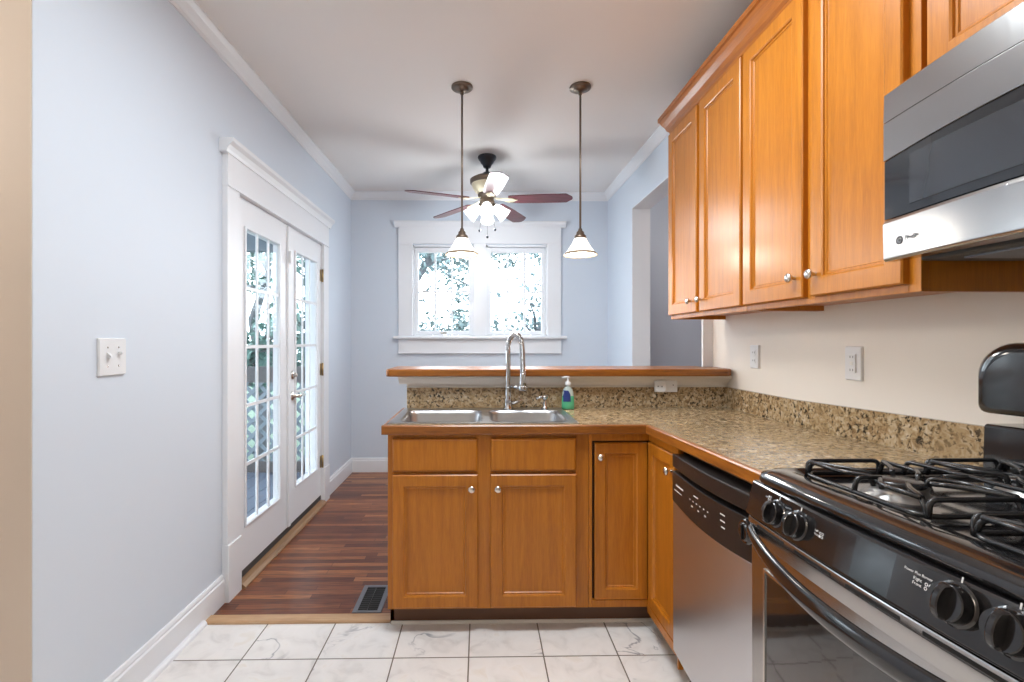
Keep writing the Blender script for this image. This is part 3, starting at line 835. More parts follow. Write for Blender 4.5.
# ------------------------------------------------------------------ dishwasher
DWY0, DWY1, DWX = 1.134, 1.744, 0.738
dw = thing('dishwasher', 'dishwasher with brushed steel door and black control panel under the worktop', 'dishwasher', (DWX, 1.44, 0))
MB().box(0.80, 1.36, DWY0 + 0.005, DWY1 - 0.005, 0.09, 0.868).build('tub', M['black_soft'], dw, skew=True)
MB().box(0.80, 0.82, DWY0 + 0.005, DWY1 - 0.005, 0.0, 0.11).build('toe_panel', M['black_soft'], dw)
def bow_panel(y0, y1, zlo, zhi, x, bowx, depth, n=24):
    """panel bowed towards the room; zlo, zhi are functions of t"""
    L = []
    for i in range(n + 1):
        t = i / n; y = y0 + (y1 - y0) * t
        xx = x - bowx * math.sin(PI * t)
        L.append([(x + depth, y, zlo(t)), (xx, y, zlo(t)), (xx, y, zhi(t)), (x + depth, y, zhi(t))])
    return MB().loops(L, True, True)
arc = lambda t: 0.676 - 0.016 * math.sin(PI * t)
bow_panel(DWY0, DWY1, lambda t: 0.112, lambda t: arc(t) - 0.002, DWX, 0.014, 0.05).build('door', M['steel_dw'], dw, skew=True, bevel=0.003)
cp = bow_panel(DWY0, DWY1, arc, lambda t: 0.788 - 0.006 * math.sin(PI * t), DWX - 0.003, 0.016, 0.05).build('control_panel', M['black_soft'], dw, skew=True, bevel=0.003)
bow_panel(DWY0 + 0.02, DWY1 - 0.02, lambda t: 0.786, lambda t: 0.806, DWX + 0.022, 0.006, 0.03).build('handle_recess', M['gap'], dw, skew=True)
bow_panel(DWY0, DWY1, lambda t: 0.803 - 0.004 * math.sin(PI * t), lambda t: 0.850, DWX - 0.003, 0.018, 0.05).build('handle_lip', M['black_soft'], dw, skew=True, bevel=0.004)
fx = lambda y: DWX - 0.003 - 0.016 * math.sin(PI * (y - DWY0) / (DWY1 - DWY0))
def dwbar(y0, y1, z, h):
    mb = MB()
    mb.add([(fx(y1) - 0.0008, y1, z), (fx(y0) - 0.0008, y0, z), (fx(y0) - 0.0008, y0, z + h), (fx(y1) - 0.0008, y1, z + h)], [(0, 1, 2, 3)])
    return mb
marks = [(1.625, 1.700, 0.741, 0.006), (1.640, 1.718, 0.722, 0.003), (1.500, 1.535, 0.752, 0.004), (1.335, 1.360, 0.752, 0.004), (1.335, 1.360, 0.733, 0.004), (1.335, 1.355, 0.715, 0.004)]
marks += [(1.430 + 0.026 * k, 1.438 + 0.026 * k, 0.731, 0.004) for k in range(6)]
marks += [(1.445 + 0.048 * k, 1.456 + 0.048 * k, 0.712, 0.005) for k in range(3)]
marks += [(1.145, 1.185 - 0.004 * (k % 2), 0.690 + 0.016 * k, 0.0025) for k in range(6)]
for a in marks:
    dwbar(*a).build('printed_mark', M['print'], cp, skew=True)
mxK = Matrix.Rotation(R(-90), 3, 'Y')
kn = MB().lathe([(0.034, -0.004), (0.034, 0.004), (0.031, 0.008), (0.024, 0.009), (0.022, 0.013), (0.019, 0.014), (0.0, 0.014)], (fx(1.232), 1.232, 0.748), mxK, 28)
kn.box(fx(1.232) - 0.019, fx(1.232) - 0.010, 1.228, 1.236, 0.728, 0.768)
kn.build('dial', M['black'], dw, skew=True, bevel=0.001)

# ------------------------------------------------------------------ gas range
GY0, GY1 = 0.362, 1.122
rg = thing('gas_range', 'black and stainless gas stove with four burners beside the dishwasher', 'stove', (1.0, 0.742, 0))
MB().box(0.735, 1.385, GY0 + 0.004, GY1 - 0.004, 0.02, 0.905).build('stove_body', M['black_soft'], rg, skew=True)
gx = lambda y: -0.018 * math.sin(PI * (y - GY0) / (GY1 - GY0))      # gentle bow of the front
def bowed(prof, y0, y1, n=20, smooth=False):
    """sweep an (x,z) outline along y with the bow of the front"""
    L = []
    for i in range(n + 1):
        y = y0 + (y1 - y0) * i / n
        L.append([(x + gx(y), y, z) for x, z in prof])
    return MB().loops(L, True, True, smooth)
cpan = bowed([(0.745, 0.822), (0.673, 0.822), (0.671, 0.826), (0.688, 0.898), (0.692, 0.902), (0.745, 0.902)], GY0, GY1).build('control_panel', M['black'], rg, skew=True, bevel=0.002)
# cooktop: rim with a sunken pan
def ring(x0, x1, y0, y1, r, z, rb=0.012):
    return [(x, y, z) for x, y in rrect(x0, x1, y0, y1, [rb, r, r, rb], 8)]
def bowx(l):
    return [(x + gx(y) * max(0, min(1, (0.9 - x) / 0.2)), y, z) for x, y, z in l]
tp = MB()
tp.loops([bowx(ring(0.690, 1.33, GY0, GY1, 0.05, 0.902)), bowx(ring(0.684, 1.33, GY0 - 0.001, GY1 + 0.001, 0.052, 0.914)), bowx(ring(0.690, 1.33, GY0, GY1, 0.05, 0.926)),
          bowx(ring(0.705, 1.325, GY0 + 0.010, GY1 - 0.010, 0.05, 0.933)), bowx(ring(0.752, 1.318, GY0 + 0.024, GY1 - 0.024, 0.045, 0.935)),
          ring(0.760, 1.312, GY0 + 0.030, GY1 - 0.030, 0.04, 0.930), ring(0.775, 1.305, GY0 + 0.040, GY1 - 0.040, 0.035, 0.919), ring(0.80, 1.29, GY0 + 0.06, GY1 - 0.06, 0.03, 0.918)], True, True, True)
tp.build('cooktop', M['black_pan'], rg, skew=True)
# oven door
od = bowed([(0.735, 0.14), (0.690, 0.14), (0.686, 0.150), (0.684, 0.765), (0.676, 0.800), (0.676, 0.818), (0.735, 0.818)], GY0 + 0.002, GY1 - 0.002).build('oven_door', M['steel'], rg, skew=True, bevel=0.003)
gl = MB(); L = []
for i in range(17):
    y = GY0 + 0.075 + (GY1 - GY0 - 0.145) * i / 16
    L.append([(0.684 + gx(y) - 0.0015, y, 0.27), (0.684 + gx(y) - 0.0015, y, 0.708), (0.690 + gx(y), y, 0.708), (0.690 + gx(y), y, 0.27)])
gl.loops(L).build('oven_window', M['dark_glass'], od, skew=True)
fr = MB()
for (ya, yb, za, zb) in ((GY0 + 0.069, GY0 + 0.075, 0.264, 0.714), (GY1 - 0.070, GY1 - 0.064, 0.264, 0.714)):
    fr.box(0.684 + gx(ya) - 0.004, 0.690, ya, yb, za, zb)
L = []
for i in range(17):
    y = GY0 + 0.069 + (GY1 - GY0 - 0.133) * i / 16
    L.append([(0.684 + gx(y) - 0.004, y, 0.708), (0.684 + gx(y) - 0.004, y, 0.714), (0.690, y, 0.714), (0.690, y, 0.708)])
fr.loops(L)
fr.build('window_trim', M['nickel'], od, skew=True)
sl = MB()
for k in range(5):
    ya = GY0 + 0.04 + k * 0.142; yb = ya + 0.105
    L = []
    for i in range(7):
        y = ya + (yb - ya) * i / 6
        L.append([(0.676 + gx(y) - 0.0008, y, 0.804), (0.676 + gx(y) - 0.0008, y, 0.810), (0.680 + gx(y), y, 0.810), (0.680 + gx(y), y, 0.804)])
    sl.loops(L)
sl.build('vent_slots', M['dark'], od, skew=True)
# handle: flattened bar bowing out from the door corners
L = []
for i in range(33):
    t = i / 32; y = GY0 + 0.004 + (GY1 - GY0 - 0.008) * t
    s_ = math.sin(PI * t) ** 0.65
    x = 0.682 + gx(y) - 0.050 * s_ ; z = 0.795 - 0.036 * s_
    hh = 0.011 + 0.010 * s_
    L.append([(x + 0.010 * math.cos(a), y, z + hh * math.sin(a)) for a in [2 * PI * k / 14 for k in range(14)]])
MB().loops(L, True, True, True).build('oven_handle', M['black'], rg, skew=True)
MB().box(0.688, 0.735, GY0 + 0.002, GY1 - 0.002, 0.025, 0.132).build('drawer', M['steel'], rg, skew=True, bevel=0.003)
# burner knobs
nrm = Vector((-0.973, 0, 0.23)).normalized()
up = Vector((0.23, 0, 0.973)).normalized()
side = Vector((0, -1, 0))
for ky, kz_ in ((1.000, 0.860), (0.925, 0.861), (0.605, 0.871), (0.539, 0.871)):
    c = Vector((0.680 + gx(ky), ky, kz_))
    mt = Matrix((side, up, nrm)).transposed()
    k_ = MB().lathe([(0.0, -0.003), (0.030, -0.003), (0.030, 0.0035), (0.0275, 0.005), (0.0262, 0.0055), (0.0248, 0.019), (0.0235, 0.0205), (0.0, 0.0207)], tuple(c), mt, 44, smooth=False)
    # finger ridge across the knob
    Lr = []
    for q in range(13):
        a = -0.0235 + 0.047 * q / 12
        hgt = 0.021 + 0.0135 * math.sqrt(max(0.0, 1 - (a / 0.0242) ** 2))
        Lr.append([tuple(c + side * dx + up * a + nrm * hh_) for dx, hh_ in ((-0.0075, 0.0195), (-0.0050, hgt - 0.001), (-0.0030, hgt), (0.0030, hgt), (0.0050, hgt - 0.001), (0.0075, 0.0195))])
    k_.loops(Lr, True, True, False)
    ko = k_.build('knob', M['black'], rg, skew=True)
    MB().loops([[tuple(c + side * dx + up * (0.0335 + dz) + nrm * 0.001) for dx, dz in ((-0.001, -0.004), (0.001, -0.004), (0.001, 0.004), (-0.001, 0.004))],
                [tuple(c + side * dx + up * (0.0335 + dz) + nrm * 0.0016) for dx, dz in ((-0.001, -0.004), (0.001, -0.004), (0.001, 0.004), (-0.001, 0.004))]]).build('pointer_mark', M['print'], ko, skew=True)
def rtext(t, size, y, dz, al='LEFT'):
    c = Vector((0.680 + gx(y) - 0.0006, y, 0.862)) + up * dz
    return lettering(t, size, tuple(c), side, up, 'lettering', M['print'], cpan, al, skew=True, lift=0.0022)
rtext('Power Plus Burner', 0.0058, 0.685, 0.024)
rtext('Right', 0.0065, 0.669, 0.016)
rtext('Front', 0.0065, 0.669, 0.009)
rtext('Left', 0.006, 0.874, 0.010)
rtext('Front', 0.006, 0.874, 0.003)
rtext('Left', 0.006, 1.050, 0.022)
def burner_mark(y, dz, filled):
    mb = MB()
    for i, (a, b_) in enumerate(((-1, 1), (1, 1), (-1, -1), (1, -1))):
        c = Vector((0.680 + gx(y) - 0.0026, y, 0.862)) + up * dz + side * (0.0030 * a) + up * (0.0030 * b_)
        rr = 0.0025
        if i == filled:
            mb.loops([[tuple(c + side * rr * math.cos(q) + up * rr * math.sin(q)) for q in [2 * PI * k / 12 for k in range(12)]]], False, True)
        else:
            mb.loops([[tuple(c + side * r_ * math.cos(q) + up * r_ * math.sin(q)) for q in [2 * PI * k / 12 for k in range(12)]] for r_ in (rr, rr - 0.0009)], False, False)
    return mb
for a in ((0.646, 0.012, 3), (0.856, 0.006, 2), (1.034, 0.022, 0)):
    burner_mark(*a).build('burner_symbol', M['print'], cpan, skew=True)
# burners
BUR = [(0.880, 0.930), (1.165, 0.930), (0.880, 0.555), (1.165, 0.555)]
for bxx, byy in BUR:
    bo = MB().lathe([(0.062, 0.916), (0.060, 0.922), (0.046, 0.926), (0.044, 0.938), (0.047, 0.941), (0.0, 0.941)], (bxx, byy, 0), None, 30).build('burner', M['burner'], rg, skew=True)
    MB().lathe([(0.0, 0.941), (0.041, 0.941), (0.043, 0.944), (0.041, 0.950), (0.034, 0.953), (0.0, 0.954)], (bxx, byy, 0), None, 30).build('burner_cap', M['iron'], bo, skew=True)
    MB().lathe([(0.034, 0.9395), (0.036, 0.9395), (0.036, 0.941), (0.034, 0.941)], (bxx, byy, 0), None, 20).build('igniter_ring', M['nickel'], bo, skew=True)
# grates: each covers a front and a rear burner
def smooth_path(pts, r=0.02, n=5):
    pts = [Vector(p) for p in pts]; out = [pts[0]]
    for i in range(1, len(pts) - 1):
        a = pts[i - 1] - pts[i]; c = pts[i + 1] - pts[i]
        q = min(r, a.length * 0.45, c.length * 0.45)
        p0 = pts[i] + a.normalized() * q; p1 = pts[i] + c.normalized() * q
        for k in range(n + 1):
            t = k / n
            out.append(p0 * (1 - t) ** 2 + pts[i] * 2 * t * (1 - t) + p1 * t ** 2)
    out.append(pts[-1])
    return out
ZB, ZT = 0.924, 0.957
def grate(yc):
    mb = MB(); rr = 0.0050
    hw = 0.150
    x0, x1 = 0.785, 1.262
    xm = (x0 + x1) / 2
    # base frame
    fpts = [(x, y, ZB + 0.004) for x, y in rrect(x0, x1, yc - hw, yc + hw, 0.03, 5)]
    mb.tube(fpts + [fpts[0]], rr, 8, cap=False)
    for bx_ in (0.880, 1.165):
        for sy in (-1, 1):
            # hoops standing over the sides of the burner: up from the frame, along, and in towards the flame
            for sx in (-1, 1):
                xa = bx_ + sx * 0.085; xb = bx_ + sx * 0.030
                mb.tube(smooth_path([(xa, yc + sy * hw, ZB), (xa, yc + sy * (hw - 0.012), ZT), (xb + sx * 0.02, yc + sy * 0.075, ZT), (bx_ + sx * 0.022, yc + sy * 0.042, ZT - 0.002)], 0.026), rr, 8)
                mb.tube(smooth_path([(xa, yc + sy * (hw - 0.012), ZT), (xa + 0.0, yc + sy * 0.05, ZT), (bx_ + sx * 0.05, yc + sy * 0.012, ZT), (bx_ + sx * 0.046, yc + sy * 0.010, ZT - 0.02)], 0.03), rr, 8)
            # long hoop linking both uprights of this side
            mb.tube(smooth_path([(bx_ - 0.085, yc + sy * hw, ZB), (bx_ - 0.085, yc + sy * hw, ZT), (bx_ + 0.085, yc + sy * hw, ZT), (bx_ + 0.085, yc + sy * hw, ZB)], 0.028), rr, 8)
    # cross bar between the two burners
    mb.tube(smooth_path([(xm, yc - hw, ZB), (xm, yc - hw + 0.01, ZT), (xm, yc + hw - 0.01, ZT), (xm, yc + hw, ZB)], 0.03), rr, 8)
    mb.tube(smooth_path([(xm - 0.055, yc, ZT), (xm + 0.055, yc, ZT)], 0.03), rr, 8)
    mb.tube(smooth_path([(x0, yc, ZB + 0.004), (x0 + 0.006, yc, ZT), (x0 + 0.055, yc, ZT)], 0.02), rr, 8)
    mb.tube(smooth_path([(x1, yc, ZB + 0.004), (x1 - 0.006, yc, ZT), (x1 - 0.055, yc, ZT)], 0.02), rr, 8)
    return mb
for yc in (0.930, 0.555):
    grate(yc).build('grate', M['iron'], rg, skew=True)
# backguard
bg = MB().prism([(1.262, 0.902), (1.258, 0.925), (1.262, 1.033), (1.267, 1.038), (1.398, 1.038), (1.398, 0.902)], 'y', GY0 + 0.004, GY1 - 0.002).build('back_riser', M['black'], rg, skew=True, bevel=0.003)
MB().box(1.330, 1.398, GY0 + 0.03, GY1 - 0.03, 1.038, 1.068).build('back_neck', M['black_soft'], rg, skew=True)
def console_loop(x, i):
    return [(x, y, z) for y, z in rrect(GY0 - 0.004 + i, GY1 + 0.006 - i, 1.064 + i * 0.6, 1.236 - i, [0.075, 0.075, 0.02, 0.02], 8)]
con = MB().loops([console_loop(1.400, 0.004), console_loop(1.30, 0.0), console_loop(1.264, 0.001), console_loop(1.250, 0.006), console_loop(1.243, 0.014), console_loop(1.240, 0.026)], True, True, True).build('control_console', M['black'], rg, skew=True)
MB().box(1.2380, 1.2405, 0.62, 0.86, 1.12, 1.18).build('clock_display', M['dark_glass'], con, skew=True)

rg.location = Vector(rg.location) + Vector((-0.023, 0.016, 0.014))
dw.location = Vector(dw.location) + Vector((-0.013, 0.014, 0))

# ------------------------------------------------------------------ upper cabinets
UX = 1.063                     # door fronts
UZ0, UZ1 = 1.405, 2.460
def upper(y0, y1, doors, label, kz=1.478):
    t = thing('wall_cabinet', label, 'cabinet', (XK, (y0 + y1) / 2, UZ0))
    b = MB()
    b.box(UX + 0.040, XK - 0.001, y0 + 0.0005, y0 + 0.018, UZ0, UZ1).box(UX + 0.040, XK - 0.001, y1 - 0.018, y1 - 0.0005, UZ0, UZ1)
    b.box(UX + 0.040, XK - 0.001, y0 + 0.018, y1 - 0.018, UZ0 + 0.020, UZ0 + 0.036).box(UX + 0.040, XK - 0.001, y0 + 0.018, y1 - 0.018, UZ1 - 0.02, UZ1)
    b.box(UX + 0.046, UX + 0.052, y0 + 0.018, y1 - 0.018, UZ0 + 0.03, UZ1 - 0.02)
    b.build('cabinet_box', M['wood'], t)
    f = MB()
    f.box(UX + 0.020, UX + 0.040, y0 + 0.0005, y0 + 0.034, UZ0, UZ1).box(UX + 0.020, UX + 0.040, y1 - 0.034, y1 - 0.0005, UZ0, UZ1)
    ym = (doors[0][1] + doors[1][0]) / 2
    f.box(UX + 0.020, UX + 0.040, ym - 0.03, ym + 0.03, UZ0 + 0.045, UZ1 - 0.04)
    f.box(UX + 0.020, UX + 0.040, y0 + 0.034, y1 - 0.034, UZ0, UZ0 + 0.045).box(UX + 0.020, UX + 0.040, y0 + 0.034, y1 - 0.034, UZ1 - 0.04, UZ1)
    f.build('face_frame', M['wood'], t, bevel=0.0015)
    for a0, a1, kk in doors:
        d = panel_door('x', UX, a0, a1, UZ0 + 0.022, UZ1 - 0.012, rail=0.056, railb=0.060).build('door', M['wood'], t)
        knob('x', UX, kk, kz, d)
    return t
upper(1.894, 2.652, [(1.910, 2.271, 2.243), (2.303, 2.646, 2.350)], 'wall cabinet with two tall panel doors, the one beside the opening to the mauve room', 1.484)
upper(1.136, 1.892, [(1.168, 1.501, 1.474), (1.536, 1.890, 1.572)], 'wall cabinet with two tall panel doors, the one next to the microwave', 1.496)
# over the microwave
MWY0, MWY1 = 0.378, 1.122
t = thing('wall_cabinet', 'short wall cabinet directly above the stainless microwave', 'cabinet', (XK, 0.735, 1.93))
b = MB().box(UX + 0.040, XK - 0.001, MWY0, MWY1 + 0.012, 1.900, UZ1)
b.build('cabinet_box', M['wood'], t)
f = MB().box(UX + 0.020, UX + 0.040, MWY0, MWY0 + 0.04, 1.900, UZ1).box(UX + 0.020, UX + 0.040, MWY1 - 0.04, MWY1, 1.900, UZ1).box(UX + 0.020, UX + 0.040, MWY0 + 0.04, MWY1 - 0.04, 1.900, 1.94).box(UX + 0.020, UX + 0.040, MWY0 + 0.04, MWY1 - 0.04, UZ1 - 0.04, UZ1)
f.build('face_frame', M['wood'], t, bevel=0.0015)
for a0, a1, kk in ((0.758, 1.100, 0.786), (0.400, 0.744, 0.718)):
    d = panel_door('x', UX, a0, a1, 1.910, UZ1 - 0.012, rail=0.056).build('door', M['wood'], t)
    knob('x', UX, kk, 1.99, d)
# crown along the top
cp_ = [(UX + 0.036, 2.4605), (UX + 0.014, 2.4605), (UX + 0.012, 2.470), (UX + 0.002, 2.480), (UX - 0.006, 2.500), (UX - 0.022, 2.525), (UX - 0.028, 2.540), (UX - 0.036, 2.544), (UX - 0.036, 2.566), (UX + 0.036, 2.566)]
cw = MB()
cw.loops([[(x, MWY0, z) for x, z in cp_], [(x, 2.652 + (UX + 0.020 - x), z) for x, z in cp_]])
cw.loops([[(x, 2.652 + (UX + 0.020 - x), z) for x, z in cp_], [(XK - 0.001, 2.652 + (UX + 0.020 - x), z) for x, z in cp_]])
cw_o = cw.build('cabinet_crown', M['wood_h'])
tag(cw_o, 'stained wood crown moulding along the tops of the wall cabinets', 'crown moulding')

# ------------------------------------------------------------------ microwave over the range
mw = thing('microwave', 'stainless over-the-range microwave with a dark glass door above the stove', 'microwave', (1.2, 0.735, 1.49))
MX = 0.989
MB().box(MX + 0.03, XK - 0.002, MWY0 + 0.002, MWY1, 1.488, 1.889).build('microwave_body', M['mw_under'], mw)
mxb = lambda y: -0.030 * math.sin(PI * (y - MWY0) / (MWY1 + 0.016 - MWY0))
YM1 = MWY1 + 0.016
def mwband(prof, y0=MWY0, y1=YM1, n=28):
    L = []
    for i in range(n + 1):
        y = y0 + (y1 - y0) * i / n
        L.append([(x + (mxb(y) if x < MX + 0.02 else 0), y, (z(y) if callable(z) else z)) for x, z in prof])
    return MB().loops(L)
sag = lambda y: 0.016 * math.sin(PI * (y - MWY0) / (YM1 - MWY0))
mwband([(MX + 0.03, 1.816), (MX + 0.001, 1.816), (MX + 0.003, 1.884), (MX + 0.008, 1.889), (MX + 0.03, 1.889)]).build('vent_grille', M['steel'], mw)
mwband([(MX + 0.03, lambda y: 1.722 + sag(y)), (MX, lambda y: 1.722 + sag(y)), (MX, 1.8145), (MX + 0.03, 1.8145)]).build('upper_band', M['steel'], mw, bevel=0.002)
gd = mwband([(MX + 0.03, 1.579), (MX + 0.004, 1.579), (MX + 0.004, lambda y: 1.721 + sag(y)), (MX + 0.03, lambda y: 1.721 + sag(y))]).build('door_glass', M['mw_glass'], mw)
mwband([(MX + 0.008, 1.598), (MX + 0.0025, 1.598), (MX + 0.0025, 1.712), (MX + 0.008, 1.712)], 0.56, 1.060).build('viewing_window', M['mw_window'], gd)
mwband([(MX + 0.03, 1.477), (MX + 0.004, 1.477), (MX, 1.482), (MX - 0.002, 1.568), (MX + 0.004, 1.577), (MX + 0.03, 1.577)]).build('lower_band', M['steel'], mw, bevel=0.002)
un = MB().box(MX + 0.05, XK - 0.02, MWY0 + 0.03, MWY1 - 0.03, 1.472, 1.490).build('underside_panel', M['mw_under'], mw, bevel=0.004)
for k in range(2):
    MB().box(1.08, 1.28, 0.44 + 0.33 * k, 0.70 + 0.33 * k, 1.468, 1.472).build('grease_filter', M['vent'], un)
# emblem and lettering
yl = 1.083
xl = MX - 0.0015 + mxb(yl)
rm = MB()
for r0, r1 in ((0.0095, 0.0055), (0.0034, 0.0)):
    rm.loops([[(xl - 0.0006, yl + r * math.cos(a), 1.519 + r * math.sin(a)) for a in [2 * PI * k / 24 for k in range(24)]] for r in ((r0, r1) if r1 else (r0, 0.0001))], False, False)
rm.build('round_emblem', M['mark'], mw)
lettering('Profile', 0.0150, (xl - 0.0032, yl - 0.017, 1.520), (-0.115, -1, 0), (0, 0, 1), 'lettering', M['mark'], mw, lift=0.0006, bold=0.0005)

# ------------------------------------------------------------------ outlets, switch, vent
def plate_x(x, s, yc, zc, w_, h_, parent, name='cover_plate', th=0.006):
    x0, x1 = (x, x + s * th)
    lp = lambda i, xx: [(xx, y, z) for y, z in rrect(yc - w_ / 2 + i, yc + w_ / 2 - i, zc - h_ / 2 + i, zc + h_ / 2 - i, 0.004, 3)]
    return MB().loops([lp(0, x0), lp(0, x0 + s * th * 0.5), lp(0.003, x1)]).build(name, M['plastic'], parent)
sw = thing('light_switch', 'white double toggle light switch plate on the white wall before the french doors', 'light switch', (XL, 1.633, 1.229))
plate_x(XL, 1, 1.633, 1.229, 0.120, 0.128, sw, th=0.009)
for dy in (-0.024, 0.024):
    g_ = MB().prism([(XL + 0.008, 1.232), (XL + 0.024, 1.226 if dy < 0 else 1.240), (XL + 0.024, 1.232 if dy < 0 else 1.246), (XL + 0.008, 1.246)], 'y', 1.633 + dy - 0.005, 1.633 + dy + 0.005)
    g_.build('toggle', M['plastic'], sw)
for yy_ in (1.657, 1.609):
    for zz_ in (1.197, 1.261):
        MB().lathe([(0.0, 0.0), (0.0035, 0.0), (0.0025, 0.0012), (0.0, 0.0014)], (XL + 0.0088, yy_, zz_), mxX, 12).build('screw', M['nickel'], sw)

ou = thing('outlet', 'cream duplex outlet on the wall under the cabinet doors, nearer the bar', 'outlet', (XK, 2.345, 1.204))
plate_x(XK, -1, 2.345, 1.204, 0.074, 0.118, ou, th=0.010)
for dz in (-0.02, 0.02):
    MB().loops([[(xx, y, z) for y, z in rrect(2.345 - 0.016, 2.345 + 0.016, 1.204 + dz - 0.014, 1.204 + dz + 0.014, 0.008, 4)] for xx in (XK - 0.009, XK - 0.012)]).build('receptacle', M['plastic'], ou)
for dz in (-0.02, 0.02):
    for yy_ in (2.336, 2.351):
        MB().box(XK - 0.0126, XK - 0.011, yy_, yy_ + 0.002, 1.204 + dz - 0.003, 1.204 + dz + 0.006).build('slot', M['slot'], ou)
ou = thing('outlet', 'cream rectangular safety outlet with test buttons on the wall closest to the stove', 'outlet', (XK, 1.718, 1.200))
plate_x(XK, -1, 1.718, 1.200, 0.078, 0.126, ou, th=0.009)
MB().box(XK - 0.014, XK - 0.008, 1.701, 1.735, 1.166, 1.234).build('receptacle', M['plastic'], ou, bevel=0.001)
for dz in (-0.024, 0.024):
    for yy_ in (1.710, 1.723):
        MB().box(XK - 0.0146, XK - 0.013, yy_, yy_ + 0.002, 1.2 + dz - 0.004, 1.2 + dz + 0.004).build('slot', M['slot'], ou)
MB().box(XK - 0.016, XK - 0.013, 1.712, 1.724, 1.194, 1.199).box(XK - 0.016, XK - 0.013, 1.712, 1.724, 1.201, 1.206).build('test_buttons', M['caulk'], ou)

ou = thing('outlet', 'white horizontal outlet on the half wall straddling the granite backsplash', 'outlet', (1.03, 2.596, 1.03))
lp = lambda i, yy: [(x, yy, z) for x, z in rrect(0.966 + i, 1.094 - i, 0.999 + i, 1.064 - i, 0.004, 3)]
MB().loops([lp(0, 2.600), lp(0, 2.594), lp(0.003, 2.589)]).build('cover_plate', M['plastic'], ou)
lp = lambda i, yy: [(x, yy, z) for x, z in rrect(0.962 + i, 1.026 - i, 1.000 + i, 1.065 - i, 0.016, 5)]
pl = MB().loops([lp(0, 2.589), lp(0, 2.576), lp(0.004, 2.572)]).build('plug_cover', M['plastic'], ou)
MB().box(0.975, 0.981, 2.5710, 2.5722, 1.030, 1.036).box(0.997, 1.002, 2.5710, 2.5722, 1.028, 1.036).build('slots', M['slot'], pl)
MB().box(1.066, 1.071, 2.5875, 2.5892, 1.036, 1.041).build('screw', M['slot'], ou)

ou = thing('outlet', 'white outlet set into the baseboard under the windows beside the peninsula end', 'outlet', (-0.55, YB - 0.016, 0.085))
lp = lambda i, yy: [(x, yy, z) for x, z in rrect(-0.612 + i, -0.488 - i, 0.058 + i, 0.118 - i, 0.004, 3)]
YQ = YB - 0.0165
MB().loops([lp(0, YQ), lp(0, YQ - 0.003), lp(0.003, YQ - 0.005)]).build('cover_plate', M['plastic'], ou)
for dx in (-0.024, 0.024):
    MB().box(-0.55 + dx - 0.012, -0.55 + dx + 0.012, YQ - 0.007, YQ - 0.004, 0.074, 0.102).build('receptacle', M['caulk'], ou, bevel=0.003)

fv = thing('floor_vent', 'grey metal floor register set in the hardwood beside the cabinet end', 'vent', (-0.535, 2.346, 0.001))
v_ = MB()
VX0, VX1, VY0, VY1 = -0.606, -0.468, 2.222, 2.470
v_.box(VX0, VX0 + 0.022, VY0, VY1, 0.001, 0.006).box(VX1 - 0.022, VX1, VY0, VY1, 0.001, 0.006).box(VX0 + 0.022, VX1 - 0.022, VY0, VY0 + 0.018, 0.001, 0.006).box(VX0 + 0.022, VX1 - 0.022, VY1 - 0.018, VY1, 0.001, 0.006)
v_.build('vent_frame', M['vent'], fv, bevel=0.0015)
MB().box(VX0 + 0.02, VX1 - 0.02, VY0 + 0.016, VY1 - 0.016, 0.0008, 0.0016).build('vent_duct', M['dark'], fv)
lv = MB()
for k in range(12):
    y = VY0 + 0.03 + k * 0.0172
    lv.prism([(y, 0.0018), (y + 0.003, 0.0018), (y + 0.006, 0.0045), (y + 0.003, 0.0045)], 'x', VX0 + 0.024, VX1 - 0.024)
lv.box(-0.541, -0.539, VY0 + 0.018, VY1 - 0.018, 0.0018, 0.005)
lv.build('louvres', M['dark'] if False else M['black_soft'], fv)

# ------------------------------------------------------------------ pendants
PX, PY = -0.106, 2.70
pd = thing('pendant_light', 'lit pendant lamp hanging over the sink, the one before the ceiling fan', 'pendant lamp', (PX, PY, CEIL), 'pendant lamps above the bar')
MB().lathe([(0.0, CEIL - 0.030), (0.012, CEIL - 0.030), (0.022, CEIL - 0.026), (0.026, CEIL - 0.024), (0.038, CEIL - 0.022), (0.040, CEIL - 0.014), (0.052, CEIL - 0.013), (0.061, CEIL - 0.009), (0.061, CEIL), (0.0, CEIL)], (PX, PY, 0), None, 32).build('canopy', M['bronze'], pd)
MB().tube([(PX, PY, CEIL - 0.028), (PX, PY, 2.32), (PX, PY, 1.90)], 0.0058, 10).lathe([(0.0, 0.012), (0.010, 0.010), (0.010, -0.010), (0.0, -0.012)], (PX, PY, CEIL - 0.035), None, 16).build('rod', M['bronze'], pd)
MB().lathe([(0.0, 1.928), (0.010, 1.928), (0.012, 1.916), (0.021, 1.908), (0.022, 1.896), (0.033, 1.886), (0.035, 1.872), (0.030, 1.868), (0.0, 1.868)], (PX, PY, 0), None, 26).build('socket_cup', M['bronze'], pd)
sh = MB().lathe([(0.030, 1.880), (0.036, 1.866), (0.048, 1.842), (0.064, 1.816), (0.078, 1.797), (0.086, 1.790)], (PX, PY, 0), None, 40).build('shade', M['shade'], pd)
MB().lathe([(0.086, 1.790), (0.0955, 1.781), (0.097, 1.775), (0.094, 1.7755), (0.0880, 1.784)], (PX, PY, 0), None, 40).build('shade_band', M['shade_band'], sh)
MB().lathe([(0.0, 1.812), (0.014, 1.815), (0.022, 1.828), (0.020, 1.842), (0.014, 1.856), (0.012, 1.868)], (PX, PY, 0), None, 20).build('bulb', M['fan_shade'], pd)
lamp_point('bulb_glow', (PX, PY, 1.784), PENDANT_W, (1.0, 0.93, 0.84), 0.06, pd)
copy_tree(pd, (0.573, 2.69, CEIL), 'lit pendant lamp hanging over the bar, the one closer to the wall cabinets')

